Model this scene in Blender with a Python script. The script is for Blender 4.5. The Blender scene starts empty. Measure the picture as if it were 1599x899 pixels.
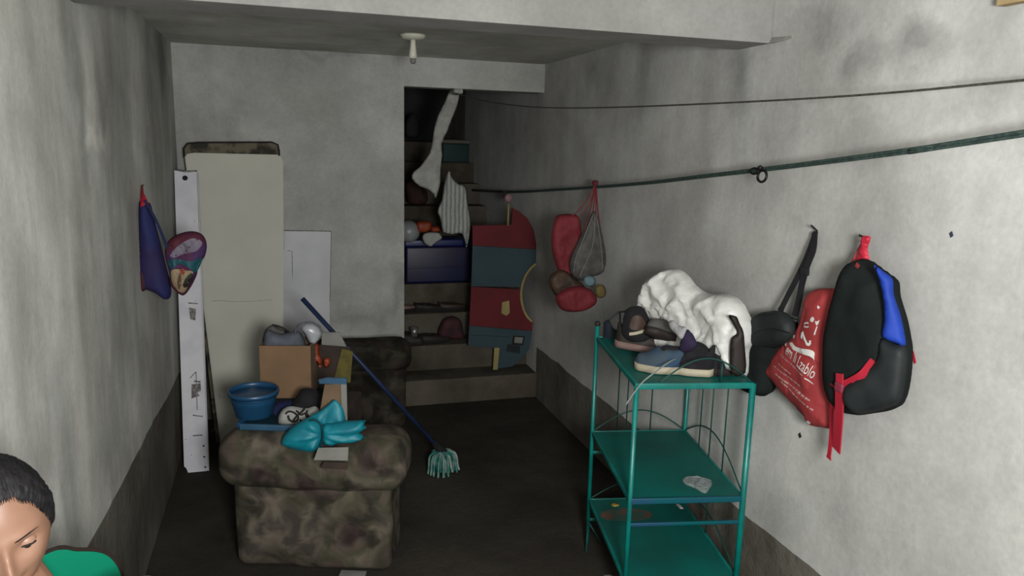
import bpy, bmesh, math, random
from math import sin, cos, pi, sqrt, radians, atan2
from mathutils import Vector, Matrix, Euler, noise
from mathutils.geometry import delaunay_2d_cdt

# ------------------------------------------------------------------ camera, light, exposure
SC = bpy.context.scene
YAW, PITCH, ROLL, F = 0.299438, 0.186028, 0.0261216, 1186.6
CP = Vector((0, 0, 1.65))
_w = Vector((sin(YAW)*cos(PITCH), cos(YAW)*cos(PITCH), -sin(PITCH)))
_r0 = Vector((cos(YAW), -sin(YAW), 0)); _u0 = _r0.cross(_w)
_r = cos(ROLL)*_r0 + sin(ROLL)*_u0; _u = -sin(ROLL)*_r0 + cos(ROLL)*_u0
cd = bpy.data.cameras.new('camera'); cam = bpy.data.objects.new('camera', cd); SC.collection.objects.link(cam)
cam.matrix_world = Matrix(((_r.x, _u.x, -_w.x, CP.x), (_r.y, _u.y, -_w.y, CP.y), (_r.z, _u.z, -_w.z, CP.z), (0, 0, 0, 1)))
cd.sensor_width = 36; cd.lens = 36*F/1599; cd.clip_start = .02; cd.clip_end = 60
SC.camera = cam

wd = bpy.data.worlds.new('world'); SC.world = wd; wd.use_nodes = True
wd.node_tree.nodes['Background'].inputs[0].default_value = (.55, .6, .6, 1)
wd.node_tree.nodes['Background'].inputs[1].default_value = .02

def area(name, loc, target, size, power, col):
    l = bpy.data.lights.new(name, 'AREA'); l.shape = 'DISK'; l.size = size; l.energy = power; l.color = col
    o = bpy.data.objects.new(name, l); SC.collection.objects.link(o)
    o.location = loc; o.rotation_euler = (Vector(target)-Vector(loc)).to_track_quat('-Z', 'Y').to_euler()
    return o
def bulb(name, loc, rad, power, col):
    l = bpy.data.lights.new(name, 'POINT'); l.shadow_soft_size = rad; l.energy = power; l.color = col
    o = bpy.data.objects.new(name, l); SC.collection.objects.link(o); o.location = loc; return o
bulb('room_lamp', (.28, -.35, 1.62), .2, 345, (1, 1, .975))
SC.view_settings.view_transform = 'Standard'; SC.view_settings.look = 'None'
SC.view_settings.exposure = 0.0; SC.view_settings.gamma = 1; SC.view_settings.use_curve_mapping = False

# ------------------------------------------------------------------ helpers
H, YB, XL, XR, ZD = 2.145, 4.623, -.5335, 1.605, .341
C = SC.collection
def ray(x, y): return _r*((x-799.5)/F) + _u*((449.5-y)/F) + _w
def hit(x, y, ax, v):
    d = ray(x, y); return CP + d*((v-CP[ax])/d[ax])
def onp(x, y, o, n):
    d = ray(x, y); o = Vector(o); n = Vector(n); return CP + d*((o-CP).dot(n)/d.dot(n))

def srgb(c):
    f = lambda v: (v/255/12.92) if v/255 <= .04045 else ((v/255+.055)/1.055)**2.4
    return (f(c[0]), f(c[1]), f(c[2]))

def mat(name, col, rough=.8, col2=None, *a, g=None, **k):
    g = .52 if g is None else g
    return mat_(name, tuple(v*g for v in col), rough, tuple(v*g for v in col2) if col2 else None, *a, **k)
def mat_(name, col, rough=.8, col2=None, scale=8, lo=.4, hi=.6, bump=0, bscale=60, metal=0, spec=.3, alpha=1, trans=0, sheen=0, detail=4):
    m = bpy.data.materials.new(name); m.use_nodes = True; nt = m.node_tree; b = nt.nodes['Principled BSDF']
    b.inputs['Roughness'].default_value = rough; b.inputs['Metallic'].default_value = metal
    b.inputs['Specular IOR Level'].default_value = spec; b.inputs['Alpha'].default_value = alpha
    b.inputs['Transmission Weight'].default_value = trans
    b.inputs['Base Color'].default_value = (*col, 1)
    tc = nt.nodes.new('ShaderNodeTexCoord')
    n = nt.nodes.new('ShaderNodeTexNoise'); n.inputs['Scale'].default_value = scale; n.inputs['Detail'].default_value = detail
    nt.links.new(tc.outputs['Object'], n.inputs['Vector'])
    cr = nt.nodes.new('ShaderNodeValToRGB'); cr.color_ramp.elements[0].position = lo; cr.color_ramp.elements[1].position = hi
    c2 = col2 or tuple(v*.8 for v in col)
    cr.color_ramp.elements[0].color = (*c2, 1); cr.color_ramp.elements[1].color = (*col, 1)
    nt.links.new(n.outputs['Fac'], cr.inputs[0]); nt.links.new(cr.outputs[0], b.inputs['Base Color'])
    if bump:
        n2 = nt.nodes.new('ShaderNodeTexNoise'); n2.inputs['Scale'].default_value = bscale; n2.inputs['Detail'].default_value = 5
        nt.links.new(tc.outputs['Object'], n2.inputs['Vector'])
        bp = nt.nodes.new('ShaderNodeBump'); bp.inputs['Strength'].default_value = bump; bp.inputs['Distance'].default_value = .01
        nt.links.new(n2.outputs['Fac'], bp.inputs['Height']); nt.links.new(bp.outputs[0], b.inputs['Normal'])
    return m

def plaster(name, base, dirt, stains=(), streak=.5, bump=.35):
    """cement plaster: blotches, vertical run marks and a few stained and toned patches that have their own place"""
    m = bpy.data.materials.new(name); m.use_nodes = True; nt = m.node_tree; b = nt.nodes['Principled BSDF']
    N = nt.nodes.new; Lk = nt.links.new
    b.inputs['Roughness'].default_value = .9; b.inputs['Specular IOR Level'].default_value = .15
    tc = N('ShaderNodeTexCoord')
    def nz(scale, detail=5, vec=None, rough=.6):
        n = N('ShaderNodeTexNoise'); n.inputs['Scale'].default_value = scale; n.inputs['Detail'].default_value = detail
        n.inputs['Roughness'].default_value = rough
        Lk(vec or tc.outputs['Object'], n.inputs['Vector']); return n
    def mr(src, a, bb, c, d):
        r = N('ShaderNodeMapRange'); r.inputs[1].default_value = a; r.inputs[2].default_value = bb
        r.inputs[3].default_value = c; r.inputs[4].default_value = d; Lk(src, r.inputs[0]); return r.outputs[0]
    def mul(a, bb):
        k = N('ShaderNodeMath'); k.operation = 'MULTIPLY'; Lk(a, k.inputs[0]); Lk(bb, k.inputs[1]); return k.outputs[0]
    fac = mr(nz(1.6, 6).outputs['Fac'], .38, .62, .74, 1.0)
    mp = N('ShaderNodeMapping'); mp.inputs['Scale'].default_value = (2.6, 2.6, .55); Lk(tc.outputs['Object'], mp.inputs[0])
    fac = mul(fac, mr(nz(1.6, 5, mp.outputs[0]).outputs['Fac'], .35, .6, 1-.5*streak, 1.0))
    fac = mul(fac, mr(nz(9, 8, rough=.6).outputs['Fac'], .3, .7, .92, 1.04))
    fac = mul(fac, mr(nz(60, 4).outputs['Fac'], .3, .7, .93, 1.06))
    wob = nz(4.5, 6)
    for (c, rad, st) in stains:
        s1 = N('ShaderNodeVectorMath'); s1.operation = 'MULTIPLY_ADD'
        Lk(wob.outputs['Color'], s1.inputs[0]); s1.inputs[1].default_value = (.3, .3, .3)
        s1.inputs[2].default_value = (-c[0]-.15, -c[1]-.15, -c[2]-.15)
        s2 = N('ShaderNodeVectorMath'); s2.operation = 'ADD'; Lk(s1.outputs[0], s2.inputs[0]); Lk(tc.outputs['Object'], s2.inputs[1])
        s3 = N('ShaderNodeVectorMath'); s3.operation = 'MULTIPLY'; Lk(s2.outputs[0], s3.inputs[0])
        s3.inputs[1].default_value = (1/rad[0], 1/rad[1], 1/rad[2])
        s4 = N('ShaderNodeVectorMath'); s4.operation = 'LENGTH'; Lk(s3.outputs[0], s4.inputs[0])
        fac = mul(fac, mr(s4.outputs['Value'], .25, 1.0, st, 1.0))
    mx = N('ShaderNodeMix'); mx.data_type = 'RGBA'
    Lk(mr(nz(2.3, 5).outputs['Fac'], .4, .62, 0, 1), mx.inputs['Factor'])
    mx.inputs['A'].default_value = (*base, 1); mx.inputs['B'].default_value = (*dirt, 1)
    vm = N('ShaderNodeVectorMath'); vm.operation = 'SCALE'; Lk(mx.outputs['Result'], vm.inputs[0]); Lk(fac, vm.inputs['Scale'])
    Lk(vm.outputs[0], b.inputs['Base Color'])
    bp = N('ShaderNodeBump'); bp.inputs['Strength'].default_value = bump; bp.inputs['Distance'].default_value = .012
    Lk(nz(22, 8, rough=.65).outputs['Fac'], bp.inputs['Height']); Lk(bp.outputs[0], b.inputs['Normal'])
    return m

def floral(name, k=1.0):
    m = bpy.data.materials.new(name); m.use_nodes = True; nt = m.node_tree; b = nt.nodes['Principled BSDF']
    N = nt.nodes.new; Lk = nt.links.new
    b.inputs['Roughness'].default_value = .95; b.inputs['Specular IOR Level'].default_value = .1
    tc = N('ShaderNodeTexCoord')
    n = N('ShaderNodeTexNoise'); n.inputs['Scale'].default_value = 11; n.inputs['Detail'].default_value = 6; n.inputs['Distortion'].default_value = .8
    Lk(tc.outputs['Object'], n.inputs[0])
    v = N('ShaderNodeTexVoronoi'); v.inputs['Scale'].default_value = 6.5
    wv = N('ShaderNodeVectorMath'); wv.operation = 'MULTIPLY_ADD'; Lk(n.outputs['Color'], wv.inputs[0]); wv.inputs[1].default_value = (.12,)*3
    Lk(tc.outputs['Object'], wv.inputs[2]); Lk(wv.outputs[0], v.inputs['Vector'])
    r1 = N('ShaderNodeValToRGB'); e = r1.color_ramp
    e.elements[0].position = .1; e.elements[0].color = (.04*k, .03*k, .029*k, 1)
    e.elements[1].position = .75; e.elements[1].color = (.10*k, .088*k, .074*k, 1)
    x = e.elements.new(.32); x.color = (.07*k, .055*k, .05*k, 1)
    x = e.elements.new(.5); x.color = (.05*k, .05*k, .035*k, 1)
    Lk(v.outputs['Distance'], r1.inputs[0])
    r2 = N('ShaderNodeValToRGB'); r2.color_ramp.elements[0].position = .38; r2.color_ramp.elements[0].color = (.5, .48, .48, 1)
    r2.color_ramp.elements[1].position = .62; r2.color_ramp.elements[1].color = (1.35, 1.3, 1.2, 1); Lk(n.outputs['Fac'], r2.inputs[0])
    mx = N('ShaderNodeMix'); mx.data_type = 'RGBA'; mx.blend_type = 'MULTIPLY'; mx.inputs['Factor'].default_value = 1
    Lk(r1.outputs[0], mx.inputs['A']); Lk(r2.outputs[0], mx.inputs['B']); Lk(mx.outputs['Result'], b.inputs['Base Color'])
    return m

def tag(o, label=None, cat=None, group=None, kind=None):
    if label: o['label'] = label
    if cat: o['category'] = cat
    if group: o['group'] = group
    if kind: o['kind'] = kind
    return o
FLAT = set()
def empty(name, loc, label, cat, group=None):
    o = bpy.data.objects.new(name, None); o.empty_display_size = .05; C.objects.link(o); o.location = loc
    return tag(o, label, cat, group)
def wloc(o):
    v = Vector((0, 0, 0))
    while o is not None: v += o.location; o = o.parent
    return v
def build(name, bm, m, parent=None, label=None, cat=None, group=None, kind=None, smooth=True, base=None):
    """world-coordinate bmesh -> one object whose origin is at its base (or at its parent)"""
    if isinstance(bm, tuple):
        t = bmesh.new(); vs = [t.verts.new(v) for v in bm[0]]
        for f in bm[1]:
            try: t.faces.new([vs[i] for i in f])
            except ValueError: pass
        bm = t
    bmesh.ops.recalc_face_normals(bm, faces=bm.faces)
    if kind != 'structure' and len(bm.verts):
        xs = [v.co for v in bm.verts]
        if parent is None:
            org = base or Vector(((min(v.x for v in xs)+max(v.x for v in xs))/2, (min(v.y for v in xs)+max(v.y for v in xs))/2, min(v.z for v in xs)))
            off = org
        else:
            off = wloc(parent); org = Vector((0, 0, 0))
    else: off = Vector((0, 0, 0)); org = off
    bmesh.ops.translate(bm, verts=bm.verts, vec=-Vector(off))
    me = bpy.data.meshes.new(name); bm.to_mesh(me); bm.free()
    for p in me.polygons: p.use_smooth = smooth and name not in FLAT
    o = bpy.data.objects.new(name, me); C.objects.link(o); o.location = org; o.parent = parent
    me.materials.append(m)
    return tag(o, label, cat, group, kind)
FLAT = {'strap', 'shoulder_strap', 'strap_tail', 'thin_tail', 'haul_loop', 'side_cord'}
def struct(name, bm, m, smooth=False, label=None):
    return build(name, bm, m, kind='structure', smooth=smooth, label=label)

def box(bm, lo, hi, bev=0, M=None):
    r = bmesh.ops.create_cube(bm, size=1); vs = r['verts']
    for v in vs:
        v.co = Vector([lo[i]+(hi[i]-lo[i])*(v.co[i]+.5) for i in range(3)])
    if bev:
        es = list({e for v in vs for e in v.link_edges})
        rb = bmesh.ops.bevel(bm, geom=vs+es, offset=bev, segments=2, affect='EDGES', profile=.7)
        vs = list({v for f in rb['faces'] for v in f.verts} | {v for v in vs if v.is_valid})
    if M is not None:
        for v in vs: v.co = M @ v.co
    return bm
def bx(lo, hi, bev=0, M=None): return box(bmesh.new(), lo, hi, bev, M)
def frame(o, ang, tilt=0, roll=0):
    return Matrix.Translation(Vector(o)) @ Matrix.Rotation(ang, 4, 'Z') @ Matrix.Rotation(tilt, 4, 'X') @ Matrix.Rotation(roll, 4, 'Y')

def rbox(lo, hi, rad, n=14, M=None, amp=0, fr=6, bm=None, seed=0):
    """soft upholstered block: a dense cube with its corners rounded by rad and a little unevenness"""
    bm = bm or bmesh.new(); c = bmesh.new(); bmesh.ops.create_cube(c, size=2)
    bmesh.ops.subdivide_edges(c, edges=c.edges, cuts=n, use_grid_fill=True)
    lo = Vector(lo); hi = Vector(hi); ce = (lo+hi)/2; h = (hi-lo)/2
    vm = {}
    for v in c.verts:
        p = Vector([v.co[i]*h[i] for i in range(3)])
        q = Vector([max(-(h[i]-rad), min(h[i]-rad, p[i])) for i in range(3)])
        d = p-q
        if d.length > 1e-6: p = q+d.normalized()*rad
        w = ce+p
        if amp: w += (p.normalized() if p.length else Vector())*amp*noise.noise(w*fr+Vector((seed, 0, 0)))
        vm[v] = bm.verts.new(M @ w if M else w)
    for f in c.faces: bm.faces.new([vm[v] for v in f.verts])
    c.free(); return bm

def tube(pts, rad, seg=8, bm=None, flat=1, closed=False, caps=True, up=None, jitter=0):
    bm = bm or bmesh.new(); pts = [Vector(p) for p in pts]; n = len(pts)
    rr = rad if isinstance(rad, (list, tuple)) else [rad]*n
    rings = []; prev = None
    for i, p in enumerate(pts):
        a = pts[(i-1) % n] if (i or closed) else pts[0]; b = pts[(i+1) % n] if (i < n-1 or closed) else pts[-1]
        t = (b-a).normalized()
        ref = Vector(up) if up else (prev if prev is not None else (Vector((0, 0, 1)) if abs(t.z) < .9 else Vector((1, 0, 0))))
        s = t.cross(ref)
        if s.length < 1e-5: s = t.orthogonal()
        s.normalize(); q = s.cross(t).normalized(); prev = q
        ring = []
        for k in range(seg):
            an = 2*pi*k/seg; r = rr[i]*(1+jitter*noise.noise(Vector((p.x*20+cos(an)*2, p.y*20+sin(an)*2, p.z*20))))
            ring.append(bm.verts.new(p+s*cos(an)*r+q*sin(an)*r*flat))
        rings.append(ring)
    m = n if closed else n-1
    for i in range(m):
        A, B = rings[i], rings[(i+1) % n]
        for k in range(seg): bm.faces.new((A[k], A[(k+1) % seg], B[(k+1) % seg], B[k]))
    if caps and not closed:
        bm.faces.new(rings[0][::-1]); bm.faces.new(rings[-1])
    return bm
def strap(pts, w, t=.003, side=(1, 0, 0), bm=None):
    """flat webbing band through pts; w may be one width or a list"""
    bm = bm or bmesh.new(); pts = [Vector(p) for p in pts]; rings = []
    ws = w if isinstance(w, (list, tuple)) else [w]*len(pts); sd = Vector(side).normalized()
    for i, p in enumerate(pts):
        a = pts[max(i-1, 0)]; b = pts[min(i+1, len(pts)-1)]; d = (b-a).normalized()
        s = d.cross(sd).normalized(); hw = ws[i]/2
        rings.append([bm.verts.new(p+s*hw+sd*t/2), bm.verts.new(p-s*hw+sd*t/2), bm.verts.new(p-s*hw-sd*t/2), bm.verts.new(p+s*hw-sd*t/2)])
    for A, B in zip(rings, rings[1:]):
        for k in range(4): bm.faces.new((A[k], A[(k+1) % 4], B[(k+1) % 4], B[k]))
    bm.faces.new(rings[0][::-1]); bm.faces.new(rings[-1]); return bm
def smooth_path(pts, n=6, closed=False):
    out = []; N = len(pts); P = [Vector(p) for p in pts]
    for i in range(N if closed else N-1):
        g = (lambda j: P[j % N]) if closed else (lambda j: P[max(0, min(N-1, j))])
        a, b, c, d = g(i-1), g(i), g(i+1), g(i+2)
        for k in range(n):
            t = k/n; out.append(.5*((2*b)+(c-a)*t+(2*a-5*b+4*c-d)*t*t+(-a+3*b-3*c+d)*t**3))
    if not closed: out.append(P[-1])
    return out
def lathe(profile, c=(0, 0, 0), seg=40, bm=None, M=None):
    bm = bm or bmesh.new(); rings = []
    for r, z in profile:
        ring = []
        for k in range(seg):
            p = Vector((r*cos(2*pi*k/seg), r*sin(2*pi*k/seg), z))
            p = M @ p if M else p+Vector(c); ring.append(bm.verts.new(p))
        rings.append(ring)
    for A, B in zip(rings, rings[1:]):
        for k in range(seg): bm.faces.new((A[k], A[(k+1) % seg], B[(k+1) % seg], B[k]))
    if profile[0][0] > 1e-4: bm.faces.new(rings[0][::-1])
    return bm

class Puff:
    """a filled pouch of cloth or plastic from an outline in a real plane: front bulges tf along -n, back tb along +n"""
    def __init__(s, px, o, n, tf=.03, tb=.01, R=.04, step=.01, amp=.004, fr=18, seed=0, smooth=4, crease=False, sag=0, pts=None, pleat=None):
        s.pleat = None
        s.o = Vector(o); s.n = Vector(n).normalized()
        s.a = s.n.cross(Vector((0, 0, 1))).normalized() if abs(s.n.z) < .95 else Vector((1, 0, 0)); s.b = s.a.cross(s.n)
        W = pts if pts else [onp(x, y, o, n) for x, y in px]
        P2 = [Vector(((w-s.o).dot(s.a), (w-s.o).dot(s.b), 0)) for w in W]
        if smooth: P2 = smooth_path(P2, smooth, True)
        Q = []
        for i, p in enumerate(P2):
            q = P2[(i+1) % len(P2)]; L = (q-p).length; k = max(1, int(L/step+.5)) if L > 1e-6 else 0
            for j in range(k): Q.append((p+(q-p)*j/k).to_2d())
        s.Q = Q; s.tf, s.tb, s.R, s.amp, s.fr, s.seed, s.crease, s.step, s.sag = tf, tb, R, amp, fr, seed, crease, step, sag
        if pleat:
            c = onp(pleat[0], pleat[1], o, n); s.pleat = (Vector(((c-s.o).dot(s.a), (c-s.o).dot(s.b))), pleat[2])
        s.zmin = min(q.y for q in Q); s.zmax = max(q.y for q in Q)
    def dist(s, p):
        m = 1e9; Q = s.Q
        for i in range(len(Q)):
            a = Q[i]; b = Q[(i+1) % len(Q)]; ab = b-a; t = max(0, min(1, (p-a).dot(ab)/max(ab.length_squared, 1e-12)))
            d = (a+ab*t-p).length_squared
            if d < m: m = d
        return sqrt(m)
    def inside(s, p):
        c = False; Q = s.Q
        for i in range(len(Q)):
            a = Q[i]; b = Q[i-1]
            if (a.y > p.y) != (b.y > p.y) and p.x < (b.x-a.x)*(p.y-a.y)/(b.y-a.y)+a.x: c = not c
        return c
    def fold(s, p):
        # creased folds: the upper hull of a few tilted facets, so ridges are sharp and faces flat
        f = s.fr*.32; q = Vector((p.x*f, p.y*f, s.seed*1.7)); q += Vector((noise.noise(q*1.7), noise.noise(q*1.7+Vector((9, 3, 1))), 0))*.35
        ds, ps = noise.voronoi(q, distance_metric='DISTANCE')
        a = (q-ps[0]); c = ps[0]; t = noise.noise(c*7.3)*6.3
        e1 = (a.x*cos(t)+a.y*sin(t))*1.5*(.6+abs(noise.noise(c*3.1)))
        q2 = q*2.3+Vector((4, 7, 0)); d2, p2 = noise.voronoi(q2, distance_metric='DISTANCE'); a2 = q2-p2[0]; t2 = noise.noise(p2[0]*5.1)*6.3
        return min(1, (ds[1]-ds[0])*2.2)*.7*e1-.5+.9*min(1, ds[0])+.35*(a2.x*cos(t2)+a2.y*sin(t2))
    def h(s, p, d=None, side=1):
        d = s.dist(p) if d is None else d; k = min(d/s.R, 1); e = sqrt(max(0, 1-(1-k)**2))
        t = s.tf if side > 0 else s.tb
        if s.sag: t *= 1-s.sag*(p.y-s.zmin)/(s.zmax-s.zmin)
        nz = noise.noise(Vector((p.x*s.fr, p.y*s.fr, s.seed)))
        if s.crease:
            nz = s.fold(p)
        if s.pleat:
            v = p-s.pleat[0]; a = atan2(v.y, v.x)*s.pleat[1]+1.6*noise.noise(Vector((p.x*9, p.y*9, s.seed))); nz = 1-2*abs((a/pi) % 2-1); nz *= min(1, v.length/.05)*(.7+.5*noise.noise(Vector((p.x*30, p.y*30, 1))))
        return t*e+(s.amp*nz*min(1, d/(s.step*2.5)) if side > 0 else 0)
    def at(s, p, off=0): return s.o+s.a*p.x+s.b*p.y-s.n*(s.h(p)+off)
    def mesh(s, bm=None):
        bm = bm or bmesh.new(); Q = s.Q; pts = list(Q); nb = len(Q)
        x0 = min(q.x for q in Q); x1 = max(q.x for q in Q); y0 = min(q.y for q in Q); y1 = max(q.y for q in Q)
        y = y0; r = 0
        while y < y1:
            x = x0+(s.step*.5 if r % 2 else 0)
            while x < x1:
                p = Vector((x, y))
                if s.inside(p) and s.dist(p) > s.step*.55: pts.append(p)
                x += s.step
            y += s.step*.87; r += 1
        vs, es, fs, ov, oe, of = delaunay_2d_cdt(pts, [], [list(range(nb))], 1, 1e-6)
        D = [s.dist(v) for v in vs]
        bd = [d < 1e-5 for d in D]
        fr = []; bk = []
        for v, d, e in zip(vs, D, bd):
            base = s.o+s.a*v.x+s.b*v.y
            if e: x = bm.verts.new(base); fr.append(x); bk.append(x)
            else: fr.append(bm.verts.new(base-s.n*s.h(v, d))); bk.append(bm.verts.new(base+s.n*max(s.h(v, d, -1), .0006)))
        for f in fs:
            try: bm.faces.new([fr[i] for i in f])
            except ValueError: pass
            if not all(bd[i] for i in f):
                try: bm.faces.new([bk[i] for i in f[::-1]])
                except ValueError: pass
        return bm
    def decal(s, px=None, pts2=None, off=.0012, step=.004, smooth=0):
        """a printed patch lying on the front of the pouch"""
        if px is not None: pts2 = [s.uv(x, y) for x, y in px]
        P = [Vector((p.x, p.y, 0)) for p in pts2]
        if smooth: P = smooth_path(P, smooth, True)
        Q = []
        for i, p in enumerate(P):
            q = P[(i+1) % len(P)]; L = (q-p).length; k = max(1, int(L/step+.5))
            for j in range(k): Q.append((p+(q-p)*j/k).to_2d())
        t = Puff.__new__(Puff); t.Q = Q; bm = bmesh.new(); pts = list(Q)
        x0 = min(q.x for q in Q); x1 = max(q.x for q in Q); y0 = min(q.y for q in Q); y1 = max(q.y for q in Q)
        y = y0
        while y < y1:
            x = x0
            while x < x1:
                p = Vector((x, y))
                if t.inside(p) and t.dist(p) > step*.55: pts.append(p)
                x += step
            y += step
        vs, es, fs, *_ = delaunay_2d_cdt(pts, [], [list(range(len(Q)))], 1, 1e-7)
        V = [bm.verts.new(s.at(v, off)) for v in vs]
        for f in fs:
            try: bm.faces.new([V[i] for i in f])
            except ValueError: pass
        r = bmesh.ops.solidify(bm, geom=bm.faces[:], thickness=-.0006) if False else None
        return bm
    def uv(s, x, y):
        # find the plane coordinate whose bulged surface shows at this point of the outline drawing
        q = onp(x, y, s.o, s.n)
        for _ in range(4):
            p = Vector(((q-s.o).dot(s.a), (q-s.o).dot(s.b)))
            q = onp(x, y, s.o-s.n*s.h(p), s.n)
        return Vector(((q-s.o).dot(s.a), (q-s.o).dot(s.b)))
def puff(name, px, o, n, m, parent=None, label=None, cat=None, group=None, **k):
    p = Puff(px, o, n, **k); return build(name, p.mesh(), m, parent, label, cat, group), p
def slab(px, o, n, t, bm=None, pts=None, smooth=0):
    """flat board of thickness t from an outline in a real plane"""
    bm = bm or bmesh.new(); n = Vector(n).normalized(); W = pts or [onp(x, y, o, n) for x, y in px]
    if smooth: W = smooth_path(W, smooth, True)
    A = [bm.verts.new(w) for w in W]; B = [bm.verts.new(Vector(w)+n*t) for w in W]
    bm.faces.new(A); bm.faces.new(B[::-1])
    for i in range(len(A)): bm.faces.new((A[i], B[i], B[(i+1) % len(B)], A[(i+1) % len(A)]))
    return bm

# ------------------------------------------------------------------ materials
M = {}
def stn(x, y, ax, v, r, s): p = hit(x, y, ax, v); return (tuple(p), r, s)
M['wall_r'] = plaster('plaster_right', (.50, .50, .485), (.44, .435, .415), [
    stn(1420, 75, 0, XR, (.5, .17, .09), .62), stn(1340, 95, 0, XR, (.5, .08, .12), .68), stn(1290, 30, 0, XR, (.5, .12, .1), .75),
    stn(1150, 115, 0, XR, (.5, .12, .22), .62), stn(935, 120, 0, XR, (.5, .4, .2), .68), stn(1010, 110, 0, XR, (.5, .1, .25), .78),
    stn(870, 250, 0, XR, (.5, .5, .6), .88), stn(1330, 215, 0, XR, (.5, .22, .09), .83), stn(1520, 165, 0, XR, (.5, .14, .07), .85),
    stn(1215, 800, 0, XR, (.5, .25, .14), .8), stn(1340, 850, 0, XR, (.5, .12, .16), .84), stn(1100, 450, 0, XR, (.5, .3, .3), .86)], .25, .15)  # last patch darkens the wall around the sack
M['wall_l'] = plaster('plaster_left', (.54, .545, .515), (.44, .435, .40), [
    stn(125, 130, 0, XL, (.5, .10, .35), .66), stn(160, 165, 0, XL, (.5, .1, .12), .72), stn(250, 80, 0, XL, (.5, .35, .28), .55), stn(240, 230, 0, XL, (.5, .3, .7), .72),  # two patches darken the wall towards the far corner
    stn(75, 620, 0, XL, (.5, .15, .25), .78), stn(170, 700, 0, XL, (.5, .25, .3), .72), stn(110, 790, 0, XL, (.5, .1, .3), .75),
    stn(200, 520, 0, XL, (.5, .5, .4), .78), stn(145, 220, 0, XL, (.5, .2, .05), 1.25), stn(205, 640, 0, XL, (.5, .1, .22), 1.3), stn(170, 780, 0, XL, (.5, .06, .14), 1.3)], .6, .15)
M['wall_b'] = plaster('plaster_back', (.40, .405, .39), (.35, .35, .33), [
    stn(560, 500, 1, YB, (.35, .5, .12), .75), stn(360, 200, 1, YB, (.08, .5, .25), .82), stn(620, 450, 1, YB, (.06, .5, .25), .75), stn(500, 85, 1, YB, (.3, .5, .04), .85)], .2, .12)
M['beam'] = plaster('plaster_beam', (.30, .297, .285), (.275, .27, .257), [], .1, .1)
M['ceil'] = plaster('plaster_ceiling', (.62, .62, .57), (.48, .48, .43), [], 0, .15)
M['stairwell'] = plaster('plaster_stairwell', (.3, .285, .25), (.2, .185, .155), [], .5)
M['dark_rough'] = plaster('dark_rough_plaster', (.165, .155, .13), (.11, .10, .08), [], .6, .8)
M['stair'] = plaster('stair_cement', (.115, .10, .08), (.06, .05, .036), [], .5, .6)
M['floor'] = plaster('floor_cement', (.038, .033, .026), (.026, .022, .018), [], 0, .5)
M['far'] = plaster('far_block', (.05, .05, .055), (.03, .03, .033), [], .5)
M['green_paint'] = mat('green_painted_steel', (.0, .25, .215), .38, (.0, .16, .14), 9, spec=.5, g=0.6)
M['green_sheet'] = mat('green_painted_sheet', (.0, .12, .10), .5, (.005, .075, .065), 4, .35, .65, spec=.35, g=0.85)
M['blue_edge'] = mat('blue_green_paint', (.02, .1, .2), .4, (.0, .14, .16), 6, g=0.45)
M['rust'] = mat('rust', (.11, .05, .035), .9, (.03, .07, .055), 16, g=1)
M['floral'] = floral('floral_upholstery', .82)
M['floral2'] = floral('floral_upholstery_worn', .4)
M['darkseat'] = mat('dark_seat_cloth', (.03, .022, .02), .95)
M['cream'] = mat('cream_foam', (.43, .43, .375), .85, (.37, .37, .325), 2.2, .35, .65, bump=.1, bscale=30, g=1)
M['torn'] = mat('torn_stained_ply', (.22, .19, .13), .9, (.05, .045, .035), 14, .42, .56)
M['whitemetal'] = mat('white_enamel', (.62, .62, .66), .5, (.55, .55, .6), 10, bump=.05, g=0.82)
M['whitepanel'] = mat('white_laminate', (.52, .525, .55), .5, (.46, .465, .49), 5, g=0.82)
M['black'] = mat('black_mark', (.015, .012, .012), .9, g=1)
M['scuff'] = mat('scuff', (.2, .19, .19), .9, (.1, .09, .09), 60, g=1)
M['card'] = mat('cardboard', (.40, .245, .135), .9, (.33, .2, .11), 9, .35, .65, g=0.4)
M['card_dk'] = mat('dark_cardboard', (.075, .05, .038), .9, (.05, .035, .03), 9)
M['card_tan'] = mat('tan_cardboard', (.27, .18, .11), .9, (.2, .13, .08), 9)
M['greycard'] = mat('grey_cardboard', (.32, .32, .29), .9, (.26, .26, .24), 9)
M['olive'] = mat('olive_board', (.17, .145, .03), .9, (.12, .1, .03), 20)
M['basin'] = mat('blue_plastic', (.02, .115, .26), .35, (.018, .1, .23), 4, spec=.5, g=0.42)
M['ltblue'] = mat('light_blue_plastic', (.06, .17, .3), .4, spec=.5, g=0.45)
M['navy'] = mat('navy_cloth', (.012, .02, .09), .85)
M['teal'] = mat('teal_plastic_sheet', (.0, .33, .43), .55, (.0, .25, .34), 12, spec=.5, g=0.5)
M['greycloth'] = mat('grey_cloth', (.16, .18, .22), .9, (.11, .12, .15), 18)
M['blackcloth'] = mat('black_cloth', (.012, .012, .015), .95, (.02, .02, .024), 20)
M['whitecloth'] = mat('white_cloth', (.5, .5, .47), .9, (.4, .4, .38), 14, g=0.6)
M['stripe'] = mat('striped_cloth', (.5, .5, .47), .9, g=0.6)
M['plasticbag'] = mat('white_plastic_bag', (.6, .62, .66), .3, (.5, .52, .56), 20, spec=.6)
M['clear'] = mat('clear_plastic', (.8, .85, .85), .15, spec=.8, alpha=.3)
M['smoke'] = mat('grey_clear_plastic', (.15, .145, .14), .6, (.09, .085, .08), 20, spec=.25, alpha=.8)
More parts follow.
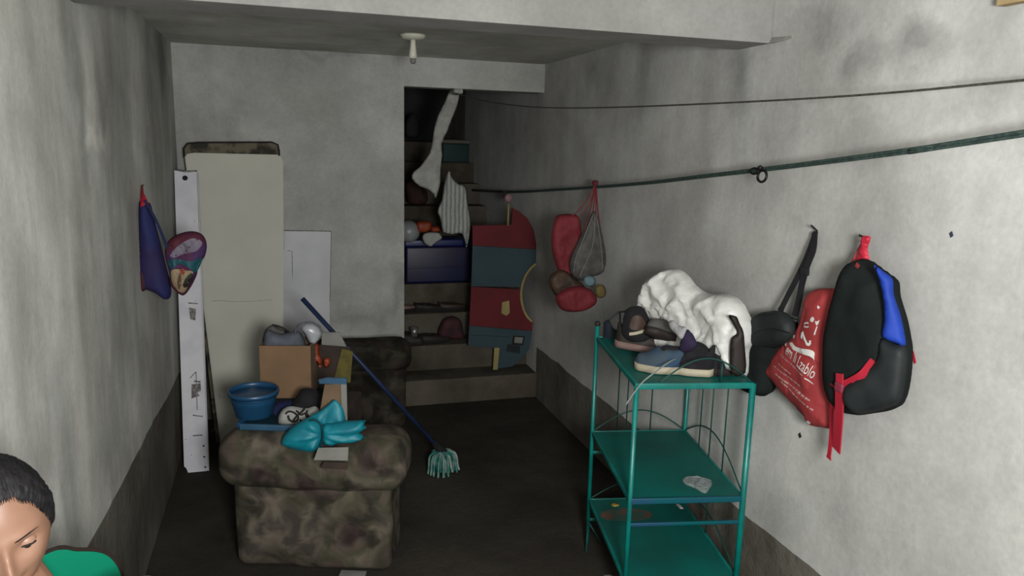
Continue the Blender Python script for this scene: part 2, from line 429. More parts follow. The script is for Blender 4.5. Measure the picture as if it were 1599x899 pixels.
def striped(name, a, b, f):
    m = mat(name, a, .9); nt = m.node_tree; tc = nt.nodes.new('ShaderNodeTexCoord'); w = nt.nodes.new('ShaderNodeTexWave'); w.inputs['Scale'].default_value = f
    w.inputs['Distortion'].default_value = 1.2; w.inputs['Detail Scale'].default_value = 4; nt.links.new(tc.outputs['Object'], w.inputs['Vector'])
    cr = nt.nodes.new('ShaderNodeValToRGB'); cr.color_ramp.elements[0].position = .25; cr.color_ramp.elements[1].position = .55
    cr.color_ramp.elements[0].color = (*b, 1); cr.color_ramp.elements[1].color = (*a, 1)
    nt.links.new(w.outputs['Fac'], cr.inputs[0]); nt.links.new(cr.outputs[0], nt.nodes['Principled BSDF'].inputs['Base Color']); return m
M['stripe'] = striped('striped_shirt_cloth', (.33, .33, .31), (.17, .19, .175), 11)
M['orange'] = mat('orange_plastic', (.42, .075, .02), .5, (.33, .05, .02), 12)
M['sack'] = mat('white_woven_sack', (.72, .72, .70), .45, (.62, .61, .58), 6, .35, .6, bump=.3, bscale=45, spec=.45, g=0.68)
M['red'] = mat('red_cloth', (.40, .045, .045), .8, (.34, .035, .04), 9, g=0.6)
M['reddull'] = mat('dull_red_cloth', (.36, .035, .05), .75, (.27, .025, .035), 9, g=0.38)
M['redstrap'] = mat('red_webbing', (.5, .02, .045), .6, g=.72)
M['black_nylon'] = mat('black_nylon', (.011, .014, .014), .95, (.014, .018, .018), 14, spec=.08, bump=.15, bscale=80, g=0.7)
M['black_shine'] = mat('black_coated_nylon', (.012, .015, .016), .62, (.02, .024, .025), 10, spec=.2, g=0.7)
M['blue_nylon'] = mat('royal_blue_nylon', (.008, .05, .42), .7, (.006, .04, .33), 8, g=0.6)
M['print'] = mat('white_print', (.68, .66, .64), .7, g=0.8)
M['fadeprint'] = mat('faded_print', (.52, .25, .23), .8, (.58, .38, .36), 70)
M['rope'] = mat('green_rope', (.03, .055, .05), .8, (.06, .1, .085), 90)
M['rope2'] = mat('thin_dark_rope', (.04, .038, .033), .8, (.09, .085, .07), 120)
M['steel'] = mat('dark_steel', (.035, .035, .035), .45, metal=.6)
M['porcelain'] = mat('old_white_porcelain', (.55, .54, .45), .35, g=1)
M['wood'] = mat('raw_wood', (.36, .27, .14), .85, (.28, .2, .1), 14, g=0.9)
M['board_red'] = mat('faded_red_paint', (.33, .02, .035), .75, (.27, .018, .03), 5, g=0.29)
M['board_grey'] = mat('slate_blue_paint', (.085, .16, .20), .75, (.07, .135, .17), 5, g=0.28)
M['yellow'] = mat('pale_yellow_edge', (.5, .4, .16), .8)
M['pink'] = mat('pink_plastic', (.5, .3, .32), .6)
M['mopteal'] = mat('teal_mop_yarn', (.02, .2, .17), .9, (.2, .33, .3), 30, g=0.6)
M['mopwhite'] = mat('white_mop_yarn', (.45, .52, .48), .9, (.25, .4, .36), 40, g=0.6)
M['handle'] = mat('blue_handle', (.02, .045, .13), .45, (.015, .03, .085), 10, g=0.5)
M['brown'] = mat('brown_leather', (.09, .05, .03), .6, (.05, .03, .022), 14)
M['dkbrown'] = mat('dark_brown_leather', (.035, .025, .022), .65)
M['pinksole'] = mat('dusty_pink_rubber', (.30, .19, .17), .8, g=0.6)
M['cream_sole'] = mat('cream_rubber', (.55, .49, .36), .7, g=0.6)
M['greyshoe'] = mat('grey_suede', (.10, .095, .09), .9, (.07, .065, .06), 20, g=0.6)
M['denim'] = mat('blue_canvas', (.03, .08, .16), .85, (.06, .09, .12), 14)
M['purple'] = mat('dark_purple_cloth', (.035, .02, .07), .85)
M['lace'] = mat('white_lace', (.45, .45, .47), .8, g=0.6)
M['tubblue'] = mat('deep_blue_plastic', (.006, .012, .13), .45, (.02, .008, .09), 6, spec=.45, g=0.28)
M['skin'] = mat('skin', (.205, .112, .074), .5, (.17, .088, .055), 9, spec=.4, g=0.95)
M['lip'] = mat('lips', (.16, .06, .05), .45, g=0.95)
M['hair'] = mat('black_hair', (.006, .006, .007), .6, (.012, .011, .012), 60, bump=.12, bscale=300, spec=.15, g=0.95)
M['eyewhite'] = mat('eye_white', (.45, .42, .4), .3, g=0.95)
M['iris'] = mat('dark_brown_iris', (.012, .007, .005), .2, g=0.95)
M['lash'] = mat('lash', (.012, .009, .008), .8, g=0.95)
M['shirt'] = mat('cream_shirt', (.5, .45, .28), .85, g=1)
M['trouser'] = mat('dark_trousers', (.03, .035, .05), .85)
M['chairgreen'] = mat('green_plastic_chair', (.0, .24, .135), .4, (.0, .21, .115), 3, spec=.5, g=.62)
M['chairdark'] = mat('dark_rim', (.03, .015, .01), .7)

# ------------------------------------------------------------------ the room
XD = .727; ZL = 1.975            # stair opening: left jamb and lintel
TR, RZ, Y0 = .226, .1655, YB-.035
def grid_plane(o, a, b, na, nb):
    bm = bmesh.new(); V = [[bm.verts.new(Vector(o)+Vector(a)*i/na+Vector(b)*j/nb) for j in range(nb+1)] for i in range(na+1)]
    for i in range(na):
        for j in range(nb): bm.faces.new((V[i][j], V[i+1][j], V[i+1][j+1], V[i][j+1]))
    return bm
struct('floor', bx((XL-.1, -2.2, -.12), (XR+.1, YB, 0)), M['floor'])
struct('wall_left', bx((XL-.15, -2.2, 0), (XL, YB, 2.62)), M['wall_l'])
struct('wall_right', bx((XR, -2.2, 0), (XR+.15, 6.75, 2.62)), M['wall_r'])
b = bx((XL-.15, YB, 0), (XD, YB+.14, 2.62)); box(b, (XD, YB, ZL), (XR, YB+.14, 2.62))
struct('wall_back', b, M['wall_b'])
struct('ceiling', bx((XL, 2.35, H), (XR, YB, H+.12)), M['ceil'])
BZ = 2.008
struct('trim_beam', bx((XL, 2.304, BZ), (XR, 2.50, 2.62), .006), M['beam'])
# tapering plaster ledge where the beam runs out along the right wall
bm = bmesh.new(); V = [bm.verts.new(p) for p in ((XR, 2.304, BZ), (XR-.012, 2.304, BZ), (XR, 2.20, BZ+.004), (XR, 2.304, BZ+.02), (XR-.003, 2.304, BZ+.016), (XR, 2.20, BZ+.012))]
for f in ((0, 1, 2), (3, 5, 4), (1, 4, 5, 2), (0, 3, 4, 1), (0, 2, 5, 3)): bm.faces.new([V[i] for i in f])
struct('trim_ledge', bm, M['beam'])
struct('ceiling_near', bx((XL, -2.2, 2.62), (XR, 2.50, 2.72)), M['beam'])
struct('wall_near', bx((XL, -2.35, 0), (XR, -2.2, 2.62)), M['beam'])
# dark rough band along the foot of the walls
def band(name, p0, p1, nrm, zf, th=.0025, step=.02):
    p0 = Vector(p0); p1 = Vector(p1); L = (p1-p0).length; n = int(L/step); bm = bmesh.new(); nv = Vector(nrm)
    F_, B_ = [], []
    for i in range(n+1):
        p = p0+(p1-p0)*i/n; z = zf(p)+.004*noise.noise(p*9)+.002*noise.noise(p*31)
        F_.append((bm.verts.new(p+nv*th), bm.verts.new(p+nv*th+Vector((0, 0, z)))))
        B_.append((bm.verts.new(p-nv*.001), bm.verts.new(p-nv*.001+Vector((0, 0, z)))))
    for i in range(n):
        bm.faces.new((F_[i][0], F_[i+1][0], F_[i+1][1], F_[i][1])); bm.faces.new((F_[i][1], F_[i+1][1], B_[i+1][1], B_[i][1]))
    struct(name, bm, M['dark_rough'])
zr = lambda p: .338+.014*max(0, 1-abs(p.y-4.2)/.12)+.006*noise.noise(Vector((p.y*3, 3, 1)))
band('dark_band_right', (XR, -2.1, 0), (XR, YB-.02, 0), (-1, 0, 0), zr)
band('dark_band_left', (XL, -2.1, 0), (XL, YB, 0), (1, 0, 0), lambda p: .42+.052*(4.19-p.y)+.02*noise.noise(Vector((p.y*1.7, 0, 2))))
band('dark_band_back', (XL, YB, 0), (XD, YB, 0), (0, -1, 0), lambda p: .385)
# the stairs, rising away behind the opening
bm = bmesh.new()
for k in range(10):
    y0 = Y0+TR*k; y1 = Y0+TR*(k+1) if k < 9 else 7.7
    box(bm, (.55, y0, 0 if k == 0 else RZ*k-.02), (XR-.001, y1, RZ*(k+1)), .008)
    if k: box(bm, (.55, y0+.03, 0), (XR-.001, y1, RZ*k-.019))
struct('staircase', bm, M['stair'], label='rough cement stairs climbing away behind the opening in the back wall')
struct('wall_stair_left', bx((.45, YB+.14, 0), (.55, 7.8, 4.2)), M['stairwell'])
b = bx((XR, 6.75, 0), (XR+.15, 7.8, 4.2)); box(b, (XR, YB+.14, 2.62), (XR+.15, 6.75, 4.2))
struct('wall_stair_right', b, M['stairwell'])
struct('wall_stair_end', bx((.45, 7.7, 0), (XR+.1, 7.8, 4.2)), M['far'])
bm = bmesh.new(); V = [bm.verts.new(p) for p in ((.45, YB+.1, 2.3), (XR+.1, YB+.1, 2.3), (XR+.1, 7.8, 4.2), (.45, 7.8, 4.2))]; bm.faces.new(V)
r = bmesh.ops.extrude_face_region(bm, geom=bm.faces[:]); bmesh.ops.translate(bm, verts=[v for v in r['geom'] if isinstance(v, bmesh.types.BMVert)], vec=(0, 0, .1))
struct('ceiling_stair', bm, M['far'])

# ------------------------------------------------------------------ near armchair and what is piled on it
A18 = radians(-18.5); FC = frame((-.235, 2.885, 0), A18)
ch = empty('armchair', FC @ Vector((.33, .3, 0)), 'low floral upholstered armchair in the foreground, loaded with a basin, box and bags', 'armchair')
b = rbox((-.035, -.01, .325), (.685, .25, .55), .085, 16, FC, .014, 7)
build('back_roll', b, M['floral'], ch)
b = rbox((.025, .02, .005), (.635, .25, .38), .04, 16, FC, .008, 7, seed=3); build('back_panel', b, M['floral'], ch)
b = rbox((.03, .2, .04), (.60, .62, .33), .05, 12, FC, .006, 6, seed=8); build('seat', b, M['darkseat'], ch, 'dark plain seat cloth')  # plain dark cloth, without the floral of the back
for x in (.07, .56):
    for y in (.30, .56): build('leg', lathe([(.0, 0), (.018, 0), (.022, .08), (0, .08)], seg=14, M=FC @ Matrix.Translation((x, y, 0))), M['dkbrown'], ch)
b = bx((.44, -.03, .0), (.54, .02, .012), .003, FC)
build('paper_scrap', b, M['greycard'], None, 'small pale scrap lying on the floor under the near armchair', 'scrap')

# dark carton on the seat carrying the tray
t = build('dark_carton', bx((.03, .29, .335), (.40, .58, .548), .006, FC), M['card_dk'], None, 'dark closed carton standing on the armchair seat under the tray', 'box', smooth=False)
tray = empty('serving_tray', FC @ Vector((.22, .32, .55)), 'dark plastic tray with a light blue front rim under the blue basin', 'tray')
build('tray_floor', bx((.035, .075, .550), (.345, .58, .558), .003, FC), mat('dark_teal_plastic', (.01, .04, .055), .5), tray)
b = bx((.045, .065, .552), (.30, .079, .576), .004, FC); build('front_rim', b, M['ltblue'], tray, 'light blue rim')
b = bx((.302, .064, .553), (.34, .078, .577), .003, FC); build('rim_tape', b, M['cream_sole'], tray, 'cream tape end on the rim')
b = bx((.028, .08, .552), (.042, .57, .574), .003, FC)
build('side_rim', b, M['basin'], tray)

# basin
bc = hit(395, 654, 2, .560)+Vector((.004, .05, 0)); R0 = .086
pr = [(0, 0), (R0*.80, 0), (R0*.84, .004), (R0*.97, .062), (R0*.985, .064), (R0*1.02, .082), (R0*1.02, .090), (R0*1.12, .100), (R0*1.15, .112), (R0*1.13, .121), (R0*1.08, .121), (R0*1.05, .113), (R0*.99, .10), (R0*.93, .06), (R0*.80, .008), (0, .007)]
pr = [(r_, z_*.88) for r_, z_ in pr]; bs = empty('wash_basin', (bc.x, bc.y, .5595), 'round blue plastic wash basin on the tray, left of the cardboard box', 'basin')
build('bowl', lathe(pr[:8]+pr[12:], (bc.x, bc.y, .5595), 56), M['basin'], bs)
build('rim', lathe([(R0*1.06, .0885), (R0*1.12, .0865), (R0*1.16, .097), (R0*1.135, .107), (R0*1.07, .108), (R0*1.04, .097), (R0*1.06, .0885)], (bc.x, bc.y, .5595), 56), M['basin'], bs)

# cardboard box with things stuffed in the top
p0 = hit(407, 618, 2, .56); p1 = hit(480, 629, 2, .56)
FB = frame((hit(407, 612, 1, 3.26).x, 3.27, .5595), radians(-12)); bw, bh = .212, .232
bxo = empty('cardboard_box', FB @ Vector((bw/2, .08, 0)), 'open brown cardboard box standing upright behind the blue basin', 'box')
d = .16
build('front_wall', bx((0, 0, 0), (bw, .005, bh), .001, FB), M['card'], bxo, smooth=False)
b = bx((0, d, 0), (bw, d+.005, bh), 0, FB); box(b, (0, .005, 0), (.005, d, bh), 0, FB); box(b, (bw-.005, .005, 0), (bw, d, bh), 0, FB); box(b, (.005, .005, 0), (bw-.005, d, .005), 0, FB)
build('side_walls', b, M['card_tan'], bxo, smooth=False)
Yb_ = 3.33
puff('folded_grey_cloth', [(412, 560), (411, 528), (416, 514), (425, 516), (440, 521), (462, 516), (472, 522), (479, 540), (480, 560), (445, 562)], (0, 3.335, 0), (0, 1, 0), M['greycloth'], None, 'bundled slate grey cloth stuffed into the cardboard box', 'cloth', tf=.045, tb=.03, R=.03, amp=.009, fr=25, seed=2)
puff('clear_bag', [(409, 548), (412, 520), (424, 507), (436, 512), (450, 520), (432, 528), (420, 545)], (0, 3.385, 0), (0, 1, 0), M['smoke'], None, 'crumpled clear plastic bag sticking out behind the grey cloth', 'bag', tf=.012, tb=.008, R=.03, amp=.006, fr=40, seed=4)
build('bag_handle', tube(smooth_path([hit(425, 507, 1, 3.36), hit(437, 510, 1, 3.355), hit(450, 517, 1, 3.35), hit(455, 522, 1, 3.35)]), .0045, 8), M['black'], None, 'thin black handle loop above the grey cloth in the box', 'handle')
puff('white_plastic_bag', [(470, 512), (480, 504), (494, 506), (503, 518), (499, 530), (491, 537), (482, 535), (476, 522)], (0, 3.31, 0), (0, 1, 0), M['plasticbag'], None, 'small shiny white plastic bag tied up at the right corner of the cardboard box', 'bag', tf=.035, tb=.03, R=.03, amp=.008, fr=45, seed=7, crease=True)
b = tube(smooth_path([hit(461, 519, 1, 3.30), hit(465, 508, 1, 3.30), hit(478, 503, 1, 3.29), hit(490, 504, 1, 3.29), hit(501, 511, 1, 3.29)]), .004, 8)
build('wire_hoop', b, M['greycloth'], None, 'thin grey hoop curving over the white plastic bag', 'hoop')

# brown bin behind with orange things
FD = frame(hit(478, 628, 1, 3.36), radians(-12)); FD.translation.z = .5595
bn = empty('dark_bin', FD @ Vector((.06, .1, 0)), 'dark brown open carton behind and right of the cardboard box', 'box')
zb0 = 0
w1 = (hit(548, 540, 1, 3.40)-hit(481, 540, 1, 3.40)).length
build('bin_wall', slab([(483, 538), (547, 541), (530, 600), (520, 632), (486, 632)], (0, 3.40, 0), (0.12, 1, 0), .006), M['card_dk'], bn, smooth=False)
build('lid', slab([(503, 519), (530, 519), (541, 541), (502, 538)], (0, 3.43, 0), (.12, 1, .1), .006), M['greycard'], bn, 'grey raised lid', smooth=False)
build('edge_board', slab([(534, 544), (551, 549), (547, 597), (520, 597), (527, 570)], (0, 3.385, 0), (.12, 1, 0), .008), M['olive'], bn, 'olive yellow edge board', smooth=False)
o_, _ = puff('orange_cloth', [(483, 541), (490, 535), (498, 538), (499, 552), (503, 562), (500, 574), (494, 566), (491, 582), (486, 566)], (0, 3.375, 0), (0.12, 1, 0), M['orange'], None, 'bright orange cloth hanging between the cardboard box and the dark carton', 'cloth', tf=.012, tb=.006, R=.02, amp=.006, fr=50, seed=9)
puff('orange_scrap', [(505, 561), (513, 558), (517, 565), (511, 574), (505, 571)], (0, 3.385, 0), (.12, 1, 0), M['orange'], None, 'small dull orange scrap right of the orange cloth', 'scrap', tf=.006, tb=.005, R=.015, amp=.003)

# broken carton panel standing at the right edge of the pile
pn = empty('carton_panel', hit(517, 722, 1, 2.82), 'narrow broken tan carton panel standing at the right of the pile', 'carton')
build('panel_face', slab([(507, 600), (541, 599), (543, 688), (498, 688), (500, 640)], (0, 2.86, 0), (.3, 1, 0), .006), M['card_tan'], pn, smooth=False)
build('blue_strip', slab([(497, 593), (511, 590), (541, 591), (541, 600), (513, 599), (499, 599)], (0, 2.845, 0), (.3, 1, 0), .012), M['ltblue'], pn, 'light blue strip', smooth=False)
build('side_fold', slab([(532, 600), (541, 599), (543, 688), (535, 688)], (0, 2.848, 0), (.3, 1, 0), .005), M['greycard'], pn, 'grey folded side', smooth=False)
build('bottom_flap', slab([(497, 699), (544, 698), (543, 719), (490, 718)], (0, 2.575, 0), (.32, 1, -.25), .003), M['greycard'], pn, 'pale grey flap hanging over the chair back', smooth=False)
build('flap_base', slab([(506, 721), (543, 722), (542, 733), (500, 731)], (0, 2.72, 0), (.32, 1, 0), .004), M['card_dk'], pn, 'dark lower edge', smooth=False)

# clothes on the tray
puff('black_cloth', [(455, 635), (462, 620), (472, 607), (487, 606), (497, 612), (499, 632), (494, 648), (470, 650)], (0, 3.06, 0), (.3, 1, 0), M['blackcloth'], None, 'black crumpled cloth heap in front of the cardboard box', 'cloth', tf=.05, tb=.03, R=.04, amp=.012, fr=30, seed=12)
puff('navy_cloth', [(424, 634), (436, 626), (455, 626), (462, 634), (450, 648), (438, 655), (426, 652)], (0, 3.075, 0), (.3, 1, 0), M['navy'], None, 'dark blue cloth lying right beside the blue basin', 'cloth', tf=.03, tb=.02, R=.03, amp=.006, fr=30, seed=13)
sh, pf = puff('patterned_shirt', [(434, 652), (440, 640), (452, 634), (468, 636), (480, 637), (492, 634), (499, 642), (497, 652), (480, 660), (455, 664), (437, 661)], (0, 2.965, 0), (.3, 1, 0), M['whitecloth'], None, 'bunched white cloth with black curling print on the tray', 'cloth', tf=.035, tb=.03, R=.03, amp=.006, fr=30, seed=14)
sq = [[(446, 646), (452, 642), (461, 645), (466, 652), (460, 658), (452, 655), (450, 648)], [(463, 640), (470, 647), (478, 645), (482, 652), (476, 658), (468, 655)], [(456, 659), (463, 650), (471, 643), (476, 637)], [(481, 640), (478, 648), (484, 656)]]
bm = bmesh.new()
for s_ in sq:
    tube([pf.at(pf.uv(*q), .0015) for q in [tuple(v)[:2] for v in smooth_path([(a, c, 0) for a, c in s_], 5)]], .0042, 6, bm, flat=.3, up=(0, -1, 0))
build('black_print', bm, M['black'], sh, 'black curling print')

# teal sheet
tb = empty('teal_plastic_sheet', hit(505, 700, 1, 2.83), 'bright teal plastic sheet gathered and tied at its middle, lying on the armchair', 'sheet')
o_, pf = puff('gathered_half', [(440, 690), (446, 676), (462, 662), (484, 651), (500, 656), (506, 668), (505, 684), (500, 701), (478, 703), (455, 699)], (0, 2.80, 0), (.3, 1, 0), M['teal'], tb, tf=.05, tb=.03, R=.05, amp=.010, fr=26, seed=21, pleat=(506, 676, 7), step=.006)
o_, pf = puff('peak', [(484, 652), (500, 641), (514, 630), (523, 624), (532, 632), (537, 643), (539, 658), (528, 664), (508, 668)], (0, 2.815, 0), (.3, 1, 0), M['teal'], tb, tf=.02, tb=.02, R=.04, amp=.010, fr=24, seed=22, pleat=(500, 668, 6), step=.006)
o_, pf = puff('spread_half', [(503, 664), (520, 660), (540, 657), (560, 656), (571, 656), (568, 664), (572, 668), (562, 676), (570, 683), (556, 690), (535, 692), (516, 695), (504, 690)], (0, 2.79, 0), (.3, 1, 0), M['teal'], tb, tf=.035, tb=.02, R=.04, amp=.010, fr=24, seed=23, pleat=(500, 674, 12), step=.008, smooth=2)
b = tube(smooth_path([hit(483, 656, 1, 2.735), hit(495, 657, 1, 2.725), hit(503, 668, 1, 2.72), hit(504, 684, 1, 2.72), hit(499, 696, 1, 2.73)]), .0035, 8)
build('tie_cord', b, mat('dark_teal_cord', (.0, .06, .09), .7), tb)

# ------------------------------------------------------------------ mop
mh = hit(472, 466, 1, 3.60); mt_ = hit(683, 697, 1, 3.58); mt_ = mt_
mo = empty('mop', Vector((.77, 3.58, 0)), 'mop with a long thin blue handle leaning left and a teal and white yarn head', 'mop')
build('handle', tube([mh, mh.lerp(mt_, .5), mt_], [.0115, .0105, .0095], 12), M['handle'], mo)
d_ = (mt_-mh).normalized(); hd = mt_+d_*.02
build('socket', tube([mt_-d_*.03, mt_+d_*.01, hd+d_*.03], [.014, .02, .026], 14), M['blackcloth'], mo)
random.seed(5)
for nm, mm, cnt, sp in (('teal_yarn', 'mopteal', 30, 1.0), ('white_yarn', 'mopwhite', 26, .55)):
    bm = bmesh.new()
    for i in range(cnt):
        an = random.uniform(0, 2*pi); rr = random.uniform(.3, 1)*.085*sp
        e = Vector((hd.x+.035+cos(an)*rr+(-.03 if nm == 'teal_yarn' else .015), hd.y-.02+sin(an)*rr*.9, .008+random.random()*.01))
        s0 = hd+d_*.015+Vector((cos(an), sin(an), 0))*.015
        mid = s0.lerp(e, .45)+Vector((cos(an)*.02, sin(an)*.02, .028+.01*random.random()))
        tube(smooth_path([s0, mid, e.lerp(mid, .3)+Vector((0, 0, -.002)), e], 4), .0058, 6, bm)
    build(nm, bm, M[mm], mo, kind='stuff')

# ------------------------------------------------------------------ far armchair against the back wall
FF = frame((.10, 4.16, 0), radians(-2))
fc = empty('armchair', FF @ Vector((.3, .2, 0)), 'dark floral armchair pushed against the back wall beside the stairs', 'armchair')
build('back_roll', rbox((0, .0, .36), (.60, .2, .545), .07, 12, FF, .01, 7, seed=5), M['floral2'], fc)
build('back_panel', rbox((.03, .03, .02), (.57, .2, .4), .03, 12, FF, .006, 7, seed=6), M['floral2'], fc)
build('seat', rbox((.03, .18, .04), (.57, .38, .34), .04, 10, FF, .004, 7, seed=6), M['darkseat'], fc)
for x in (.07, .52):
    for y in (.12, .33): build('leg', lathe([(0, 0), (.018, 0), (.022, .09), (0, .09)], seg=12, M=FF @ Matrix.Translation((x, y, 0))), M['dkbrown'], fc)

# ------------------------------------------------------------------ panels leaning in the back left corner
def lean(px, yb, yt, zt):
    """outline points on a plane through y=yb at the floor and y=yt at height zt"""
    n = Vector((0, zt, -(yt-yb))).normalized(); return n, (0, yb, 0)
n_, o_ = lean(None, 4.12, 4.46, 1.55)
cp = empty('foam_slab', (-.16, 4.15, 0), 'tall cream slab leaning on the back wall beside the white rail', 'panel')
Wc = [onp(x, y, o_, n_) for x, y in ((287, 240), (438, 240), (442, 248))]+[Vector((.0, 4.12, 0)), Vector((-.33, 4.12, 0))]
Wc = [onp(288, 241, o_, n_), onp(300, 238, o_, n_), onp(436, 241, o_, n_), onp(442, 249, o_, n_), onp(443, 400, o_, n_), onp(440, 690, o_, n_)*1, onp(345, 697, o_, n_)]
for q in Wc[-2:]: q.z = 0.0; q.y = 4.12
b = slab(None, o_, n_, .05, pts=Wc); bmesh.ops.bevel(b, geom=b.edges[:], offset=.008, segments=2, affect='EDGES')
build('slab', b, M['cream'], cp, smooth=False)
bm = bmesh.new()
for pl in ([(330, 470), (345, 469), (362, 471), (400, 470), (425, 468)], [(443, 358), (444, 372), (443, 390)], [(341, 622), (352, 620)], [(335, 668), (341, 676), (344, 686)], [(330, 672), (334, 674)]):
    tube([onp(x, y, o_, n_)-n_*.0004 for x, y in pl], .0018, 5, bm, flat=.4)
for x, y in ((343, 618), (334, 670), (342, 677), (352, 663), (303, 430)):
    lathe([(0, -.0015), (.0045, -.001), (.0045, .001), (0, .0015)], onp(x, y, o_, n_)-n_*.0005, 10, bm)
build('scratches', bm, M['scuff'], cp, 'dark scratches and pits')
n2, o2 = lean(None, 4.24, 4.53, 1.6)
W2 = [onp(x, y, o2, n2) for x, y in ((288, 246), (287, 232), (293, 224), (310, 222.5), (425, 222), (434, 226), (436, 236), (436, 250))]+[Vector((-.03, 4.24, 0)), Vector((-.37, 4.24, 0))]
bp = empty('plywood_sheet', (-.2, 4.26, 0), 'stained torn plywood sheet standing behind the cream slab, only its rounded top showing', 'panel')
build('sheet', slab(None, o2, n2, .02, pts=W2), M['torn'], bp, smooth=False)
build('rim', tube([p-n2*.001 for p in W2[:8]], .0045, 8), M['black'], bp, 'black worn rim')

wp = empty('laminate_board', (.155, 4.56, 0), 'low white laminate board standing against the back wall right of the cream slab', 'panel')
W3 = [Vector((.0, 4.585, 1.13)), hit(517, 361, 1, 4.585), hit(514, 545, 1, 4.585), Vector((.262, 4.57, 0)), Vector((.0, 4.57, 0))]
build('board', slab(None, None, (0, 1, .0), .018, pts=W3), M['whitepanel'], wp, smooth=False)
bm = bmesh.new(); q = lambda x, y: hit(x, y, 1, 4.583)
tube([q(449, 391), q(456, 392), q(457, 440), q(456, 510)], .0022, 6, bm); tube([q(444, 360), q(517, 361)], .0025, 6, bm)
lathe([(0, -.002), (.006, 0), (0, .002)], q(516, 362), 8, bm); tube([q(517.3, 362), q(515, 470)], .0015, 6, bm)
build('dark_line', bm, M['scuff'], wp, 'thin dark groove line')

# white punched rail: a shallow channel with side flange
n3, o3 = lean(None, 3.865, 4.36, 1.48)
wr = empty('metal_rail', (-.42, 3.87, 0), 'white enamelled metal bed rail with punched slots leaning in the left corner', 'rail')
e3 = lambda x, y, k=0: onp(x, y, o3, n3)-n3*k
Wf = [e3(272, 266), e3(308, 267), e3(325.5, 733), e3(320, 737), e3(294, 738.5), e3(291, 731), e3(287.5, 728)]
for q_ in Wf: q_.y = q_.y
build('front_face', slab(None, None, n3, .006, pts=Wf), M['whitemetal'], wr, smooth=False)
Ws = [e3(303, 267, .002), e3(309, 267, .002), e3(321, 560, .002), e3(327, 733, .002), e3(320, 730, .002), e3(315, 560, .002)]
bb = slab(None, None, n3, .03, pts=[e3(307, 268), e3(309, 268), e3(326.5, 735), e3(324.5, 735)]); build('side_flange', bb, M['whitemetal'], wr, smooth=False)
bm = bmesh.new()
def dot3(x, y, r): lathe([(0, -.0012), (r, -.0012), (r, .001), (0, .001)], None, 14, bm, M=Matrix.Translation(e3(x, y, .0012)) @ n3.to_track_quat('Z', 'Y').to_matrix().to_4x4())
bm.free()
for x, y, r_ in ((289, 278, .0135), (318, 696, .0045), (319, 713, .0045), (320.5, 729, .0045), (290, 686, .002), (305, 470, .002), (304, 345, .002), (299, 710, .002)):
    bm = bmesh.new(); dot3(x, y, r_); build('hole', bm, M['black'], wr, 'black punched hole')
for pl, w in (([(273, 265), (290, 268), (308, 267)], .004), ([(301, 680), (316, 679)], .003), ([(301, 648), (317, 650)], .0025), ([(303, 595), (313, 596)], .004), ([(294, 473), (309, 474)], .003), ([(306, 580), (308, 640)], .0018), ([(297, 590), (306, 580)], .002)):
    build('slot', tube([e3(x, y, .001) for x, y in pl], w, 6, flat=.3, up=n3), M['scuff'], wr, 'dark slot')
bm = slab([(299, 600), (313, 598), (314, 610), (308, 613), (312, 618), (299, 622)], o3-Vector(n3)*.0015 if False else Vector(o3)-n3*.0015, n3, .001)
build('worn_patch', bm, M['scuff'], wr, 'grey worn patch', smooth=False)
build('worn_patch', slab([(295, 480), (306, 482), (305, 500), (297, 498)], Vector(o3)-n3*.0015, n3, .001), M['scuff'], wr, 'grey worn patch', smooth=False)

# ------------------------------------------------------------------ bags on the left wall
nl = hit(220, 290, 0, XL)
bb = empty('blue_bag', (-.45, 3.4, .9), 'blue cloth bag hanging from a red loop on the left wall', 'bag')
PY = 3.24
puff('body', [(217, 318), (224, 314), (235, 318), (241, 342), (251, 380), (258, 410), (267, 445), (266, 464), (256, 467), (243, 458), (228, 452), (219, 448), (217, 420), (217, 370)], (0, PY, 0), (0.1, 1, 0), mat('blue_violet_cloth', (.012, .03, .16), .8, (.03, .02, .10), 5), bb, tf=.045, tb=.03, R=.05, amp=.01, fr=16, seed=31)
build('loop', strap([nl+Vector((.004, 0, .0)), hit(222, 303, 1, PY+.06), hit(226, 320, 1, PY-.02)], [.008, .014, .034], .004, (0, 1, 0)), M['redstrap'], bb, 'red hanging loop')
puff('red_corner', [(217, 425), (227, 424), (231, 440), (226, 454), (218, 450)], (0, PY-.03, 0), (0.1, 1, 0), mat('dark_red_cloth', (.08, .015, .03), .8), bb, 'dark red corner', tf=.015, tb=.01, R=.03, amp=.003)
build('nail', tube([nl+Vector((-.01, 0, .0)), nl+Vector((.012, 0, .003))], .002, 8), M['steel'], None, 'small nail in the left wall holding the blue bag', 'nail')
lb = empty('printed_bag', hit(290, 462, 1, 3.16), 'small bag printed maroon, pale violet, teal and cream, hanging beside the blue bag', 'bag')
o_, pf = puff('body', [(258, 400), (259, 383), (268, 371), (285, 363), (303, 361), (317, 367), (323, 382), (320, 400), (311, 413), (307, 430), (298, 448), (287, 461), (276, 456), (266, 444), (264, 424)], (0, 3.16, 0), (0.1, 1, 0), mat('violet_print', (.075, .04, .15), .7, (.13, .03, .05), 7, spec=.15), lb, tf=.035, tb=.03, R=.035, amp=.016, fr=45, seed=33, crease=True, step=.007)
